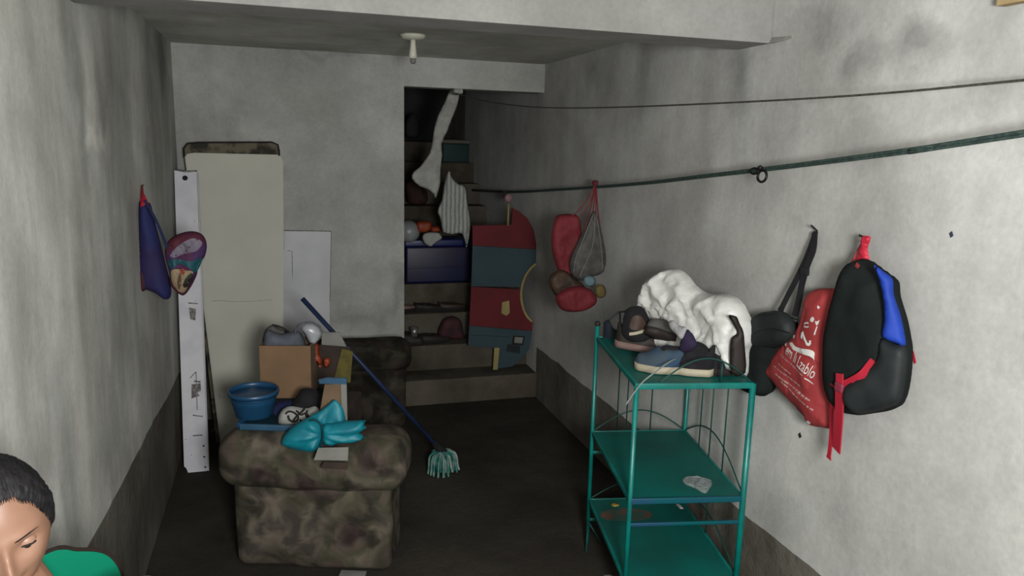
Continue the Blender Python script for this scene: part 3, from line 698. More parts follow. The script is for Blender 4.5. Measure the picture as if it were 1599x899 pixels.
for nm, px, c in (('pale_patch', [(266, 398), (278, 384), (294, 374), (308, 372), (316, 380), (306, 392), (288, 396), (272, 402)], (.28, .24, .32)),
                  ('teal_patch', [(262, 408), (276, 404), (300, 408), (317, 402), (308, 424), (296, 418), (280, 412), (268, 420)], (.015, .12, .15)),
                  ('cream_patch', [(267, 424), (274, 420), (290, 422), (302, 424), (295, 442), (288, 456), (277, 452), (269, 440)], (.42, .33, .19)),
                  ('brown_patch', [(281, 426), (284, 438), (280, 452), (277, 440)], (.16, .08, .05)),
                  ('dark_patch', [(299, 426), (302, 434), (292, 448), (286, 446), (290, 434)], (.03, .025, .02)),
                  ('red_patch', [(281, 420), (288, 420), (289, 426), (283, 428)], (.4, .06, .04))):
    build(nm, pf.decal(px, off=.001+.0006*(['pale_patch', 'teal_patch', 'cream_patch', 'brown_patch', 'dark_patch', 'red_patch'].index(nm)), smooth=3), mat(nm, c, .6), lb, nm.replace('_', ' '))
build('strap', strap(smooth_path([hit(226, 312, 1, 3.19), hit(244, 345, 1, 3.18), hit(262, 388, 1, 3.16)]), .010, .003, (0, 1, 0)), M['navy'], lb)

# ------------------------------------------------------------------ lamp holder on the ceiling
lc = hit(645, 54, 2, H)
lh = empty('lamp_holder', Vector((lc.x, lc.y, H)), 'bare white lamp holder and rose on the back ceiling', 'lamp')
build('rose', lathe([(0, 0), (.058, 0), (.062, -.006), (.05, -.018), (.024, -.024), (0, -.024)], (lc.x, lc.y, H), 32), M['porcelain'], lh)
build('stem', lathe([(.012, -.02), (.013, -.05), (.017, -.075), (.019, -.105), (.016, -.108), (0, -.108)], (lc.x, lc.y, H), 20), M['porcelain'], lh)
build('cap', lathe([(.014, -.105), (.014, -.125), (.008, -.132), (0, -.132)], (lc.x, lc.y, H), 16), M['greycard'], lh)

# ------------------------------------------------------------------ ropes
PA = Vector((.985, 4.60, 1.935)); PBv = Vector((1.55, 1.30, 1.815))
nn = Vector((PBv.y-PA.y, -(PBv.x-PA.x), 0)).normalized()
rp = [onp(x, y, PA, nn) for x, y in ((712, 146), (760, 158), (820, 166), (880, 168.5), (960, 167.5), (1080, 163), (1240, 155), (1400, 144), (1599, 125))]
rp.append(Vector((XR+.004, .95, rp[-1].z+.012)))
build('clothes_line', tube(smooth_path(rp, 8), .0032, 6), M['rope2'], None, 'thin dark upper clothes line sagging along the right wall', 'rope')
def rope2(off):
    P = [hit(x, y+off*(.4+.9*max(0, (x-900)/700)), 0, 1.50) for x, y in ((735, 296), (800, 299.5), (870, 296), (930, 292), (1010, 285.5), (1100, 275), (1187, 265), (1300, 251), (1450, 231), (1599, 208))]
    P[0].y = 6.0; P[0] = Vector((1.50, 6.0, P[0].z)); d = (P[-1]-P[-2]).normalized(); P.append(P[-1]+d*((-1.95-P[-1].y)/d.y))
    return smooth_path(P, 8)
rb = empty('washing_line', (1.50, 3.0, 1.3), 'doubled dark green washing line with the red bag and ring hanging from it', 'rope')
build('strand', tube(rope2(-2), .0048, 6), M['rope'], rb); build('strand', tube(rope2(2.5), .0042, 6), M['rope'], rb)
build('end_hook', tube([Vector((1.5, 6.0, rope2(0)[0].z)), Vector((XR+.0, 6.02, rope2(0)[0].z))], .004, 8), M['steel'], rb)
def ring(c, R1, R2, r, bm, tilt=0):
    c = Vector(c); P = []
    for k in range(28):
        a = 2*pi*k/28; P.append(c+Matrix.Rotation(tilt, 3, 'Y') @ Vector((0, cos(a)*R1, sin(a)*R2)))
    return tube(P, r, 8, bm, closed=True)
rg = empty('key_ring', hit(1190, 286, 0, 1.49), 'pair of linked black metal rings hooked on the washing line', 'ring')
build('small_ring', ring(hit(1178, 267, 0, 1.488), .022, .0095, .0034, None, .15), M['steel'], rg)
build('large_ring', ring(hit(1190, 275, 0, 1.488), .0235, .0185, .0042, None, .1), M['steel'], rg)
build('knob', lathe([(0, -.008), (.008, -.004), (.009, .004), (0, .009)], hit(1187, 262, 0, 1.486), 12), M['steel'], rg)

# ------------------------------------------------------------------ red bags on the washing line
kn = hit(930, 287, 0, 1.50); BY = kn.y
hb = empty('red_bag', hit(885, 425, 1, BY), 'upright red cloth bag hanging by its cords from the washing line', 'bag')
o_, pf = puff('body', [(866, 343), (874, 335), (890, 334), (903, 338), (908, 360), (905, 395), (893, 430), (876, 428), (865, 405), (861, 375)], (0, BY, 0), (0, 1, 0), M['reddull'], hb, tf=.028, tb=.02, R=.03, amp=.018, fr=40, seed=41, crease=True)
bm = bmesh.new()
tube(smooth_path([kn, hit(918, 310, 1, BY), hit(902, 330, 1, BY), hit(890, 338, 1, BY-.01)]), .004, 6, bm); tube(smooth_path([kn, hit(922, 315, 1, BY-.01), hit(908, 336, 1, BY-.01), hit(897, 340, 1, BY-.02)]), .003, 6, bm)
build('cord', bm, mat('faded_red_cord', (.28, .06, .055), .8), hb)
build('knot', rbox((kn.x-.014, kn.y-.014, kn.z-.012), (kn.x+.014, kn.y+.014, kn.z+.018), .012, 6, amp=.005, fr=60), mat('dark_red_knot', (.16, .02, .03), .8), hb)
nb = empty('net_bag', hit(920, 425, 1, BY-.05), 'grey see-through net bag with dark contents, right of the upright red bag', 'bag')
puff('body', [(926, 330), (932, 334), (938, 355), (944, 385), (946, 410), (940, 426), (925, 432), (905, 438), (893, 430), (889, 412), (895, 392), (908, 365), (918, 342)], (0, BY-.06, 0), (0, 1, 0), M['smoke'], nb, tf=.04, tb=.03, R=.05, amp=.008, fr=22, seed=43, crease=True)
bm = bmesh.new()
for e in ((912, 360), (924, 345), (931, 345), (937, 355)): tube(smooth_path([kn+Vector((0, -.005, 0)), hit((930+e[0])/2, (300+e[1])/2, 1, BY-.05), hit(*e, 1, BY-.075)]), .003, 6, bm)
build('cord', bm, M['reddull'], nb)
bm = bmesh.new()
for pl in ([(926, 335), (912, 370), (900, 400), (895, 425)], [(929, 335), (926, 380), (915, 410), (905, 432)], [(931, 335), (938, 380), (941, 420)]):
    tube(smooth_path([hit(x, y, 1, BY-.105) for x, y in pl]), .002, 6, bm)
build('seam', bm, M['greycard'], nb, 'pale grey seams')
puff('brown_pouch', [(857, 434), (866, 424), (882, 422), (900, 436), (914, 448), (905, 458), (885, 470), (868, 462), (858, 446)], (0, BY-.03, 0), (0, 1, 0), M['brown'], None, 'brown leather pouch hanging under the upright red bag', 'pouch', tf=.03, tb=.03, R=.03, amp=.015, fr=40, seed=45, crease=True)
puff('red_pouch', [(868, 462), (885, 450), (905, 446), (922, 452), (932, 466), (926, 478), (908, 486), (884, 486), (872, 478)], (0, BY-.06, 0), (0, 1, 0), M['reddull'], None, 'round crimson pouch lowest in the hanging bundle', 'pouch', tf=.035, tb=.03, R=.035, amp=.018, fr=40, seed=46, crease=True)
puff('light_blue_cloth', [(912, 434), (922, 430), (930, 436), (926, 446), (914, 446)], (0, BY-.11, 0), (0, 1, 0), mat('pale_blue_cloth', (.2, .32, .36), .8), None, 'small pale blue cloth tip under the net bag', 'cloth', tf=.012, tb=.01, R=.02, amp=.002)
puff('yellow_cloth', [(931, 447), (940, 444), (946, 452), (944, 463), (934, 465), (929, 456)], (0, BY-.09, 0), (0, 1, 0), mat('mustard_cloth', (.22, .16, .05), .8), None, 'small mustard cloth tip at the right of the hanging bundle', 'cloth', tf=.012, tb=.01, R=.02, amp=.002)
build('highlight_bead', lathe([(0, -.005), (.005, 0), (0, .005)], hit(931, 452, 1, BY-.125), 12), mat('highlight_metal', (.9, .9, .88), .12, metal=1), None, 'tiny bright bead added as a highlight on the hanging bundle', 'highlight')  # bright bead put in to paint a small highlight

# ------------------------------------------------------------------ things on the stairs
tread = lambda k: (Y0+TR*(k-1), RZ*k)          # front edge and height of the k-th tread
wc = empty('long_white_cloth', hit(665, 300, 1, 4.86), 'long twisted white cloth hanging from the upper line in the stair opening', 'cloth')
LC = hit(710, 143, 1, 4.72)
puff('cloth', [(703, 141), (716, 141), (717, 153), (712, 171), (704, 191), (697, 209), (690, 224), (691, 242), (688, 264), (688, 285), (681, 309), (676, 303), (668, 296), (655, 291), (643, 279), (646, 268), (656, 260), (663, 250), (671, 238), (675, 221), (678, 200), (684, 180), (694, 160)], (0, 4.74, 0), (0, 1, 0), M['whitecloth'], wc, tf=.02, tb=.012, R=.03, amp=.022, fr=45, seed=50, crease=True, step=.008, smooth=2)
build('knot', rbox(LC-Vector((.028, .12, .02)), LC+Vector((.028, .03, .012)), .012, 6, amp=.005, fr=50), M['whitecloth'], wc)
o_, pf = puff('striped_shirt', [(701, 266), (707, 278), (717, 287), (727, 292), (731, 320), (735, 350), (733, 370), (728, 386), (722, 366), (705, 366), (692, 362), (687, 340), (683, 330), (690, 310), (694, 284)], (0, 5.02, 0), (0, 1, 0), M['stripe'], None, 'white shirt with faint grey stripes hung up above the blue tub', 'shirt', tf=.02, tb=.01, R=.03, amp=.02, fr=30, seed=51, crease=True)
puff('white_rag', [(661, 366), (672, 362), (686, 364), (691, 372), (682, 378), (673, 385), (664, 381), (660, 374)], (0, 5.04, 0), (0, 1, 0), M['whitecloth'], None, 'white rag draped over the blue tub rim', 'rag', tf=.012, tb=.01, R=.03, amp=.006, fr=30, seed=52)
ty, tz = tread(4)
x0 = hit(634, 440, 1, ty).x; x1 = hit(736, 440, 1, ty).x; zt = hit(690, 374, 1, ty).z
FT = frame((max(x0, .62), ty+.012, tz), 0)
tu = empty('storage_tub', (.95, ty+.1, tz), 'deep blue plastic storage tub on the stairs below the striped shirt', 'tub')
w_ = x1-max(x0, .62); h_ = zt-tz
build('tub_body', bx((0, 0, 0), (w_, .20, h_-.05), .018, FT), M['tubblue'], tu)
build('tub_lid', bx((-.008, -.008, h_-.05), (w_+.006, .205, h_), .01, FT), mat('blue_lid', (.008, .02, .17), .4, spec=.5), tu, 'brighter blue lid')
build('tub_rib', bx((.01, -.004, h_*.35), (w_-.02, .01, h_*.35+.012), .003, FT), M['tubblue'], tu)
zc = tz+h_
sp = hit(640, 346, 1, 5.15); rr = .060
def ball(c, r, bm=None, sx=1, sy=1, sz=1):
    bm = bm or bmesh.new(); v = bmesh.ops.create_uvsphere(bm, u_segments=28, v_segments=18, radius=r)['verts']
    for q in v: q.co = Vector((q.co.x*sx, q.co.y*sy, q.co.z*sz))+Vector(c)
    return bm
build('white_ball', ball((sp.x-.01, 5.13, zc+.075), .075), mat('pale_plastic', (.42, .44, .45), .4, spec=.5), None, 'pale grey ball resting on the blue tub at the left jamb', 'ball')
for i, (px, nm, lab) in enumerate((([(650, 348), (660, 345), (672, 346), (674, 354), (668, 362), (652, 362)], 'orange_toy', 'orange plastic toy on the blue tub next to the pale ball'), ([(673, 354), (684, 353), (688, 361), (674, 363)], 'orange_plate', 'flat dark orange plate on the blue tub by the striped shirt'))):
    puff(nm, px, (0, 5.10+.02*i, 0), (0, 1, 0), M['orange'], None, lab, nm.split('_')[1], tf=.03, tb=.025, R=.03, amp=.003)
ty, tz = tread(9)
ob = empty('teal_crate', (1.15, ty+.1, tz), 'dark teal crate high up on the stairs right of the long cloth', 'crate')
xa = hit(692, 244, 1, ty).x; xb = hit(733, 244, 1, ty).x; za = hit(712, 224, 1, ty).z
build('crate_body', bx((xa, ty+.015, tz), (xb, ty+.19, za), .01), mat('dark_teal', (.01, .05, .055), .6), ob)
build('crate_rim', bx((xa-.01, ty+.008, za-.0), (xb+.01, ty+.2, za+.03), .008), M['dark_rough'], ob)
# dark heaps on the lower treads
def shoe_bm(L=.26, W=.09, Hh=.085, op=True):
    """upper of a low shoe lying along +x from heel to toe; returns upper, sole, opening"""
    up = bmesh.new(); n = 18; rings = []
    def hw(t): return W/2*(.62+.30*sin(pi*min(1, t*1.15)**1.3)+.16*sin(pi*t))*(1 if t < .86 else sqrt(max(0.02, 1-((t-.86)/.14)**2)))*(1 if t > .06 else sqrt(max(.15, 1-((.06-t)/.06)**2)))
    def ht(t): return Hh*(1.0-.08*sin(pi*t*2) if t < .35 else max(.42, 1.0-.62*((t-.35)/.5))) * (1 if t < .88 else sqrt(max(.05, 1-((t-.88)/.125)**2)))
    for i in range(n+1):
        t = i/n; r = []
        for k in range(13):
            a = pi*k/12; y = cos(a); z = sin(a)**.75
            zz = ht(t)*z
            if op and .08 < t < .52 and abs(a-pi/2) < .62: zz -= .038*(1-abs(a-pi/2)/.62*.6)*sin(pi*(t-.08)/.44)**.5
            r.append(up.verts.new(((t-.5)*L, hw(t)*y, .02+zz)))
        rings.append(r)
    for A_, B_ in zip(rings, rings[1:]):
        for k in range(12): up.faces.new((A_[k], B_[k], B_[k+1], A_[k+1]))
    up.faces.new(rings[0]); up.faces.new(rings[-1][::-1])
    so = bmesh.new(); N_ = 18; lo_, hi_ = [], []
    ring2 = [((i/N_-.5)*L*1.02, hw(i/N_)*1.08) for i in range(N_+1)]+[((i/N_-.5)*L*1.02, -hw(i/N_)*1.08) for i in range(N_, -1, -1)]
    A_ = [so.verts.new((x, y, 0)) for x, y in ring2]; B_ = [so.verts.new((x, y, .024)) for x, y in ring2]
    so.faces.new(A_[::-1]); so.faces.new(B_)
    for i in range(len(A_)): so.faces.new((A_[i], A_[(i+1) % len(A_)], B_[(i+1) % len(A_)], B_[i]))
    inn = bmesh.new(); m_ = bmesh.ops.create_uvsphere(inn, u_segments=16, v_segments=8, radius=1)['verts']
    for v in m_: v.co = Vector((-.20*L+v.co.x*.19*L, v.co.y*W*.24, .02+Hh*.66+v.co.z*.008))
    la = bmesh.new()
    for i in range(4): tube([(L*(.06+.055*i), -W*.2, .02+ht(.56+.055*i)*.9), (L*(.065+.055*i), 0, .023+ht(.56+.055*i)), (L*(.06+.055*i), W*.2, .02+ht(.56+.055*i)*.9)], .003, 6, la)
    return up, so, inn, la
def shoe(name, loc, yaw, tilt, roll, um, sm, label, group=None, laces=False, L=.25, W=.09, Hh=.08, cat='shoe'):
    T = Matrix.Translation(Vector(loc)) @ Matrix.Rotation(radians(yaw), 4, 'Z') @ Matrix.Rotation(radians(tilt), 4, 'Y') @ Matrix.Rotation(radians(roll), 4, 'X')
    up, so, inn, la = shoe_bm(L, W, Hh)
    zmin = min((T @ v.co).z for b_ in (up, so) for v in b_.verts); T = Matrix.Translation((0, 0, loc[2]-zmin)) @ T
    for b_ in (up, so, inn, la): bmesh.ops.transform(b_, matrix=T, verts=b_.verts)
    e = empty(name, loc, label, cat, group)
    build('upper', up, M[um] if isinstance(um, str) else um, e); build('sole', so, M[sm], e); build('dark_hollow', inn, M['black'], e)  # flattened black form paints the shaded hollow inside the shoe
    if laces: build('laces', la, M['lace'], e)
    else: la.free()
    return e
ty, tz = tread(2)
shoe('shoe', (.80, ty+.07, tz), -20, 0, 0, 'dkbrown', 'black', 'dark shoe at the left jamb on the second stair', None, False, .2)
build('steel_cup', lathe([(0, 0), (.022, 0), (.028, .06), (.026, .06), (.02, .003), (0, .003)], hit(647, 525, 1, ty+.04)*1, 24), mat('dull_steel', (.5, .5, .5), .35, metal=.7), None, 'small dull steel cup on the second stair beside the dark shoe', 'cup')
shoe('slipper', (.96, ty+.09, tz), 8, 0, 0, 'dkbrown', 'black', 'long black slipper in the middle of the second stair', None, False, .25, .085, .05)
puff('maroon_bag', [(686, 526), (689, 505), (697, 496), (710, 494), (720, 502), (724, 522), (722, 529)], (0, ty+.10, 0), (0, 1, 0), mat('maroon_cloth', (.10, .025, .035), .8, (.05, .02, .025), 18), None, 'small maroon bag slumped on the second stair', 'bag', tf=.035, tb=.03, R=.04, amp=.008, fr=25, seed=61)
ty, tz = tread(3)
for i, (x, c, lab, yw) in enumerate(((.80, 'pinksole', 'pink patterned slipper at the left end of the third stair', 12), (.98, 'dkbrown', 'flat dark slipper in the middle of the third stair', -5), (1.15, 'brown', 'brown slipper at the right end of the third stair', 5))):
    shoe('slipper', (x, ty+.10, tz), yw, 0, 0, c, 'black', lab, None, False, .2, .075, .04)
ty, tz = tread(6)
puff('dark_red_bag', [(634, 300), (634, 285), (645, 278), (660, 290), (668, 305), (664, 318), (640, 318)], (0, tread(6)[0]+.1, 0), (0, 1, 0), mat('dark_maroon', (.06, .025, .02), .8), None, 'dark reddish cloth bag slumped on the stairs behind the long white cloth', 'bag', tf=.05, tb=.05, R=.05, amp=.01, fr=20, seed=62)
puff('grey_bundle', [(634, 212), (634, 190), (644, 176), (652, 184), (656, 205), (652, 214)], (0, tread(9)[0]+.3, 0), (0, 1, 0), mat('dim_grey_cloth', (.05, .05, .05), .9), None, 'dim grey bundle at the top left of the stairs', 'bundle', tf=.05, tb=.05, R=.05, amp=.01, fr=20, seed=63)

# ------------------------------------------------------------------ cut-out painted board in the opening
PN = Vector((.05, 1, -.06)).normalized(); PO = Vector((1.35, 4.655, .3))
pb = empty('painted_board', hit(797, 575, 1, 4.655), 'cut-out board painted in red and slate blue bands standing at the foot of the stairs', 'board')
cv = [(838, 412), (829, 420), (821, 432), (816, 448), (815, 466), (819, 484), (825, 495), (832, 502)]
def bandp(nm, px, m, lab): build(nm, slab(px, PO, PN, .018), m, pb, lab, smooth=False)
bandp('top_band', [(738, 352), (799, 351), (800, 324), (811, 330), (824, 341), (833, 358), (839, 389), (738, 383)], M['board_red'], 'red top band')
bandp('upper_blue_band', [(738, 383.5), (839, 389.5), (840, 411)]+cv[:4]+[(736, 447)], M['board_grey'], 'slate blue band')
bandp('middle_red_band', [(736, 447.5)]+[(816, 452)]+cv[4:]+[(831, 516), (733, 508)], M['board_red'], 'red middle band')
bandp('lower_blue_band', [(733, 508.5), (831, 516.5), (826, 545), (815, 560), (800, 572), (772, 576), (778, 544), (731, 540)], M['board_grey'], 'slate blue bottom piece')
build('curved_edge', tube(smooth_path([onp(x-1, y, PO-PN*.006, PN) for x, y in cv], 4), .009, 8), M['yellow'], pb, 'pale yellow curved edge')
bm = slab([(772, 543), (780, 543), (777, 577), (770, 577)], PO-PN*.004, PN, .01); build('foot_edge', bm, M['yellow'], pb, 'pale yellow foot edge', smooth=False)
bm = slab([(784, 472), (795, 469), (796, 488), (791, 493), (783, 489)], PO-PN*.001, PN, .002); build('yellow_patch', bm, M['yellow'], pb, 'small yellow chipped patch', smooth=False)
build('dark_label', slab([(801, 524), (820, 525), (817, 539), (799, 538)], PO-PN*.002, PN, .003), M['black'], pb, smooth=False)
build('pale_label', slab([(804, 526), (817, 527), (815, 536), (803, 535)], PO-PN*.0035, PN, .003), M['greycard'], pb, smooth=False)
build('dark_tag', slab([(793, 537), (813, 540), (811, 552), (790, 548)], PO-PN*.002, PN, .003), mat('near_black_teal', (.01, .02, .022), .7), pb, smooth=False)
build('groove', tube([onp(x, y, PO-PN*.0005, PN) for x, y in ((733, 523), (760, 524), (795, 526))], .0012, 6), M['black'], pb)
st = empty('toy_stick', hit(792, 352, 1, 4.64), 'yellow stick with a pink ball head standing above the painted board', 'stick')
sp_ = PO-PN*.016
build('shaft', tube([onp(793, 352, sp_, PN), onp(794, 318, sp_, PN)], .011, 10, flat=.6), M['yellow'], st)
build('head', ball(onp(794, 309, sp_, PN), .026, None, 1, .8, 1.05), M['pink'], st)
build('ear', ball(onp(788, 303, sp_+PN*.012, PN), .018, None, .8, .5, 1.3), M['black'], st)

# ------------------------------------------------------------------ green shelf rack
US = Vector((cos(radians(-11)), sin(radians(-11)), 0)); VS = Vector((-US.y, US.x, 0)); OS = Vector((1.09, 2.135, 0)); SW, SD = .392, .61
S = lambda u, v, z: OS+US*u+VS*v+Vector((0, 0, z))
FS = Matrix(((US.x, VS.x, 0, OS.x), (US.y, VS.y, 0, OS.y), (0, 0, 1, 0), (0, 0, 0, 1)))
rk = empty('shelf_rack', S(SW/2, SD/2, 0), 'green painted metal rack with three sheet shelves against the right wall', 'rack')
ZT, ZM, ZB_ = .90, .50, .20
for (u, v, zt) in ((0, 0, .895), (SW, 0, .90), (0, SD, .955), (SW, SD, .955)):
    build('post', tube([S(u, v, 0), S(u, v, zt)], .0085 if (u, v) != (SW, 0) else .011, 10), M['green_paint'], rk)
    if (u, v) == (0, SD): build('finial', ball(S(u, v, zt), .012), M['dkbrown'], rk, 'dark cap')
for z, nm in ((ZT, 'top_shelf'), (ZM, 'middle_shelf'), (ZB_, 'bottom_shelf')):
    build(nm, bx((.0, .0, z-.004), (SW, SD, z), 0, FS), M['green_sheet'], rk, smooth=False)
    e = M['green_paint'] if z == ZT else M['blue_edge']
    build('front_bar', bx((.0, -.008, z-.016), (SW, .004, z+.004), .002, FS), e, rk)
    b = bx((-.004, 0, z-.014), (.006, SD, z+.002), .002, FS); box(b, (SW-.006, 0, z-.014), (SW+.004, SD, z+.002), .002, FS); box(b, (0, SD-.004, z-.014), (SW, SD+.004, z+.002), .002, FS)
    build('side_bar', b, M['green_paint'], rk)
for z in (ZM-.085, ZB_-.085):
    build('lower_rail', bx((.0, -.006, z-.012), (SW, .004, z), .002, FS), M['blue_edge'], rk)
    build('lower_rail', bx((0, SD-.004, z-.012), (SW, SD+.004, z), .002, FS), M['green_paint'], rk)
build('rust_stain', slab(None, None, (0, 0, -1), .0004, pts=[Vector((hit(x, y, 2, ZB_).x, hit(x, y, 2, ZB_).y, ZB_+.0008)) for x, y in ((938, 802), (955, 795), (985, 794), (1012, 798), (1017, 806), (1000, 812), (965, 813), (945, 810))], smooth=3), M['rust'], rk, 'round rusty stain', smooth=False)
def arch(f, z, h_, u0=0, u1=1, r=.003): return tube([f(u0+(u1-u0)*k/24)+Vector((0, 0, z+h_*sin(pi*k/24))) for k in range(25)], r, 6)
fR = lambda t: S(SW, SD*(1-t), 0); fB = lambda t: S(SW*t, SD, 0); fF = lambda t: S(SW*t, 0, 0); fL = lambda t: S(0, SD*(1-t), 0)
wm = mat('thin_green_wire', (.01, .09, .075), .5)
for f, z, h_, a0, a1 in ((fF, ZT, .085, .18, 1), (fR, ZM, .11, .0, 1), (fB, ZM, .09, 0, 1), (fR, ZB_, .09, 0, 1), (fB, ZB_, .08, 0, 1)):
    build('arch_wire', arch(f, z, h_, a0, a1, .0028), wm, rk)
for f, t, z0, z1 in ((fF, .72, ZT, ZT+.07), (fR, .28, ZM, ZT), (fR, .46, ZM, ZT), (fR, .68, ZM, ZT), (fB, .26, ZM, ZT), (fB, .36, ZM, ZT), (fB, .5, ZB_, ZM), (fR, .5, ZB_, ZM), (fB, .62, ZM, ZT)):
    p = f(t); build('rod', tube([p+Vector((0, 0, z0)), p+Vector((0, 0, z1))], .0027, 6), wm, rk)
q = lambda x, y: onp(x, y, S(0, SD, 0), VS)
build('back_guard', tube([q(943, 505), q(966, 487), q(1000, 484), q(1040, 482)], .0038, 8), mat('dark_grey_metal', (.05, .06, .07), .5), rk)
build('back_guard', tube([q(968, 488), q(969, 525)], .0035, 8), mat('dark_grey_metal2', (.04, .05, .06), .5), rk)
# splayed feet wires
build('foot_wire', tube([S(0, SD, .10), S(.06, SD-.02, .003)], .004, 6), wm, rk); build('foot_wire', tube([S(0, SD, .12), S(-.02, SD-.08, .003)], .004, 6), wm, rk)
# pale cord
cdp = [hit(977, 632, 0, 1.02), onp(1000, 600, S(0, -.02, 0), VS), onp(1020, 583, S(0, -.012, 0), VS), onp(1045, 565, S(0, .05, 0), VS), onp(1060, 558, S(0, .12, 0), VS)]
cdp[0] = onp(977, 632, S(0, -.02, 0), VS)
build('string', tube(smooth_path(cdp), .0025, 6), mat('pale_cord', (.4, .45, .42), .7), None, 'thin pale cord dangling over the front left corner of the top shelf', 'cord')
# litter on the lower shelves
pc = hit(1090, 757, 2, ZM)
puff('plastic_wrapper', [(1066, 748), (1080, 744), (1098, 747), (1112, 752), (1108, 764), (1100, 770), (1085, 762), (1070, 756)], (0, 0, ZM+.002), (0, 0, -1), M['clear'], None, 'crumpled clear plastic wrapper on the middle shelf', 'wrapper', tf=.008, tb=.001, R=.015, amp=.014, fr=170, seed=71, crease=True, step=.004)
puff('yellow_scrap', [(953, 786), (962, 785), (968, 789), (958, 791)], (0, 0, ZB_+.002), (0, 0, -1), mat('yellow_scrap', (.5, .38, .08), .7), None, 'small yellow scrap at the back of the bottom shelf', 'scrap', tf=.005, tb=.001, R=.01, amp=.002)
puff('white_scrap', [(1054, 785), (1060, 786), (1068, 793), (1062, 794)], (0, 0, ZB_+.002), (0, 0, -1), M['lace'], None, 'small white scrap on the bottom shelf beneath the middle one', 'scrap', tf=.005, tb=.001, R=.01, amp=.002)
puff('pale_scrap', [(942, 898), (956, 897), (958, 903), (942, 904)], (0, 0, .002), (0, 0, -1), M['lace'], None, 'pale scrap on the floor under the rack', 'scrap', tf=.005, tb=.001, R=.01, amp=.002)

# ------------------------------------------------------------------ pile on the top shelf
sn = Vector((.945, .326, 0)).normalized(); so_ = Vector((1.40, 2.40, 0))
def S2(x, z=ZT+.003):    # point of the sack plane at shelf height below pixel column x
    lo, hi2 = 400, 700
    for _ in range(30):
        mid = (lo+hi2)/2; lo, hi2 = (mid, hi2) if onp(x, mid, so_, sn).z > z else (lo, mid)
    return (x, lo)
sk = [(1004, 478), (1006, 455), (1018, 433), (1038, 422), (1058, 419), (1074, 429), (1088, 446), (1108, 458), (1138, 459), (1158, 470), (1168, 488), (1178, 510), (1177, 535), (1170, 550), S2(1166), S2(1130), S2(1085), S2(1040), S2(1014), (1007, 500)]
puff('woven_sack', sk, so_, sn, M['sack'], None, 'large crumpled white woven sack on the rack against the right wall', 'sack', tf=.07, tb=.03, R=.05, amp=.045, fr=27, seed=82, crease=True, step=.010)
Zs = ZT+.004
def at(x, y, z=Zs): p = hit(x, y, 2, z); return (p.x, p.y, z)
puff('navy_cloth_shoe', [(943, 540), (942, 520), (944, 503), (951, 500), (958, 512), (972, 518), (985, 522), (985, 545), (965, 549)], (0, 2.60, 0), (-.1, 1, 0), mat('navy_canvas', (.015, .022, .04), .85, (.02, .04, .045), 14), None, 'dark navy slip-on shoe at the back left corner of the top shelf', 'shoe', tf=.04, tb=.03, R=.04, amp=.005, fr=20, seed=83)
bt = empty('leather_boot', Vector((*Vector(at(996, 535))[:2], Zs)), 'brown boot with black top and cream band at the back of the top shelf', 'boot')
o_, pf = puff('shaft', [(972, 520), (974, 500), (978, 485), (988, 478), (1003, 479), (1010, 490), (1016, 508), (1014, 526), (1000, 534), (982, 532)], (0, 2.47, 0), (0, 1, 0), M['blackcloth'], bt, 'black shaft', tf=.045, tb=.04, R=.045, amp=.003, fr=20, seed=84)
build('toe_patch', pf.decal([(985, 514), (984, 500), (990, 493), (1000, 493), (1007, 502), (1009, 512)], smooth=3), M['brown'], bt, 'brown leather front')
build('welt', tube(smooth_path([pf.at(pf.uv(x, y), .003) for x, y in ((982, 521), (992, 520), (1003, 517), (1012, 514))]), .0065, 8), M['cream_sole'], bt, 'cream band')
shoe('shoe', at(1006, 548), -28, 4, 0, 'dkbrown', 'pinksole', 'dark shoe with dusty pink sole lying at the left of the top shelf', None, False, .22, .085, .07)
shoe('sneaker', at(1042, 556), 200, -24, 8, 'greyshoe', 'dkbrown', 'grey suede sneaker with white laces leaning on the white sack', None, True, .25, .095, .10)
o_, pf = puff('lace_bow', [(1044, 503), (1052, 500), (1060, 508), (1072, 511), (1070, 520), (1064, 530), (1056, 522), (1048, 514)], onp(1058, 515, so_, sn)-sn*.19, sn, M['lace'], None, 'tangled white laces over the grey sneaker', 'laces', tf=.01, tb=.008, R=.02, amp=.01, fr=80, seed=85, step=.005, crease=True)
puff('purple_cloth', [(1062, 540), (1067, 522), (1074, 514), (1082, 524), (1088, 536), (1080, 548), (1066, 550)], onp(1075, 535, so_, sn)-sn*.17, sn, M['purple'], None, 'dark purple cloth tip between the sneaker and the black shoes', 'cloth', tf=.02, tb=.02, R=.03, amp=.004)
shoe('canvas_shoe', at(1030, 577), 152, 0, 0, 'denim', 'cream_sole', 'blue grey canvas shoe with a cream toe at the front left of the top shelf', None, False, .17, .095, .085)
shoe('black_shoe', at(1074, 580), 140, 0, 0, 'blackcloth', 'cream_sole', 'black shoe with a cream sole edge at the middle of the shelf front', None, False, .17, .09, .085)
shoe('black_shoe', at(1092, 566), 150, 0, 0, 'blackcloth', 'black', 'plain black shoe behind the cream-soled one on the top shelf', None, False, .23, .09, .085)
shoe('black_shoe', at(1118, 580), 165, 0, 0, 'blackcloth', 'black', 'plain black shoe at the front right under the arch wire', None, False, .18, .085, .07)
puff('black_cloth', [(1062, 572), (1066, 550), (1076, 538), (1088, 533), (1101, 538), (1110, 548), (1120, 556), (1127, 570), (1127, 588), (1064, 588)], onp(1095, 588, S(0, .10, 0), VS), (.25, 1, 0), M['blackcloth'], None, 'black cloth bunched among the shoes behind the arch wire', 'cloth', tf=.03, tb=.03, R=.03, amp=.012, fr=40, seed=88, crease=True)
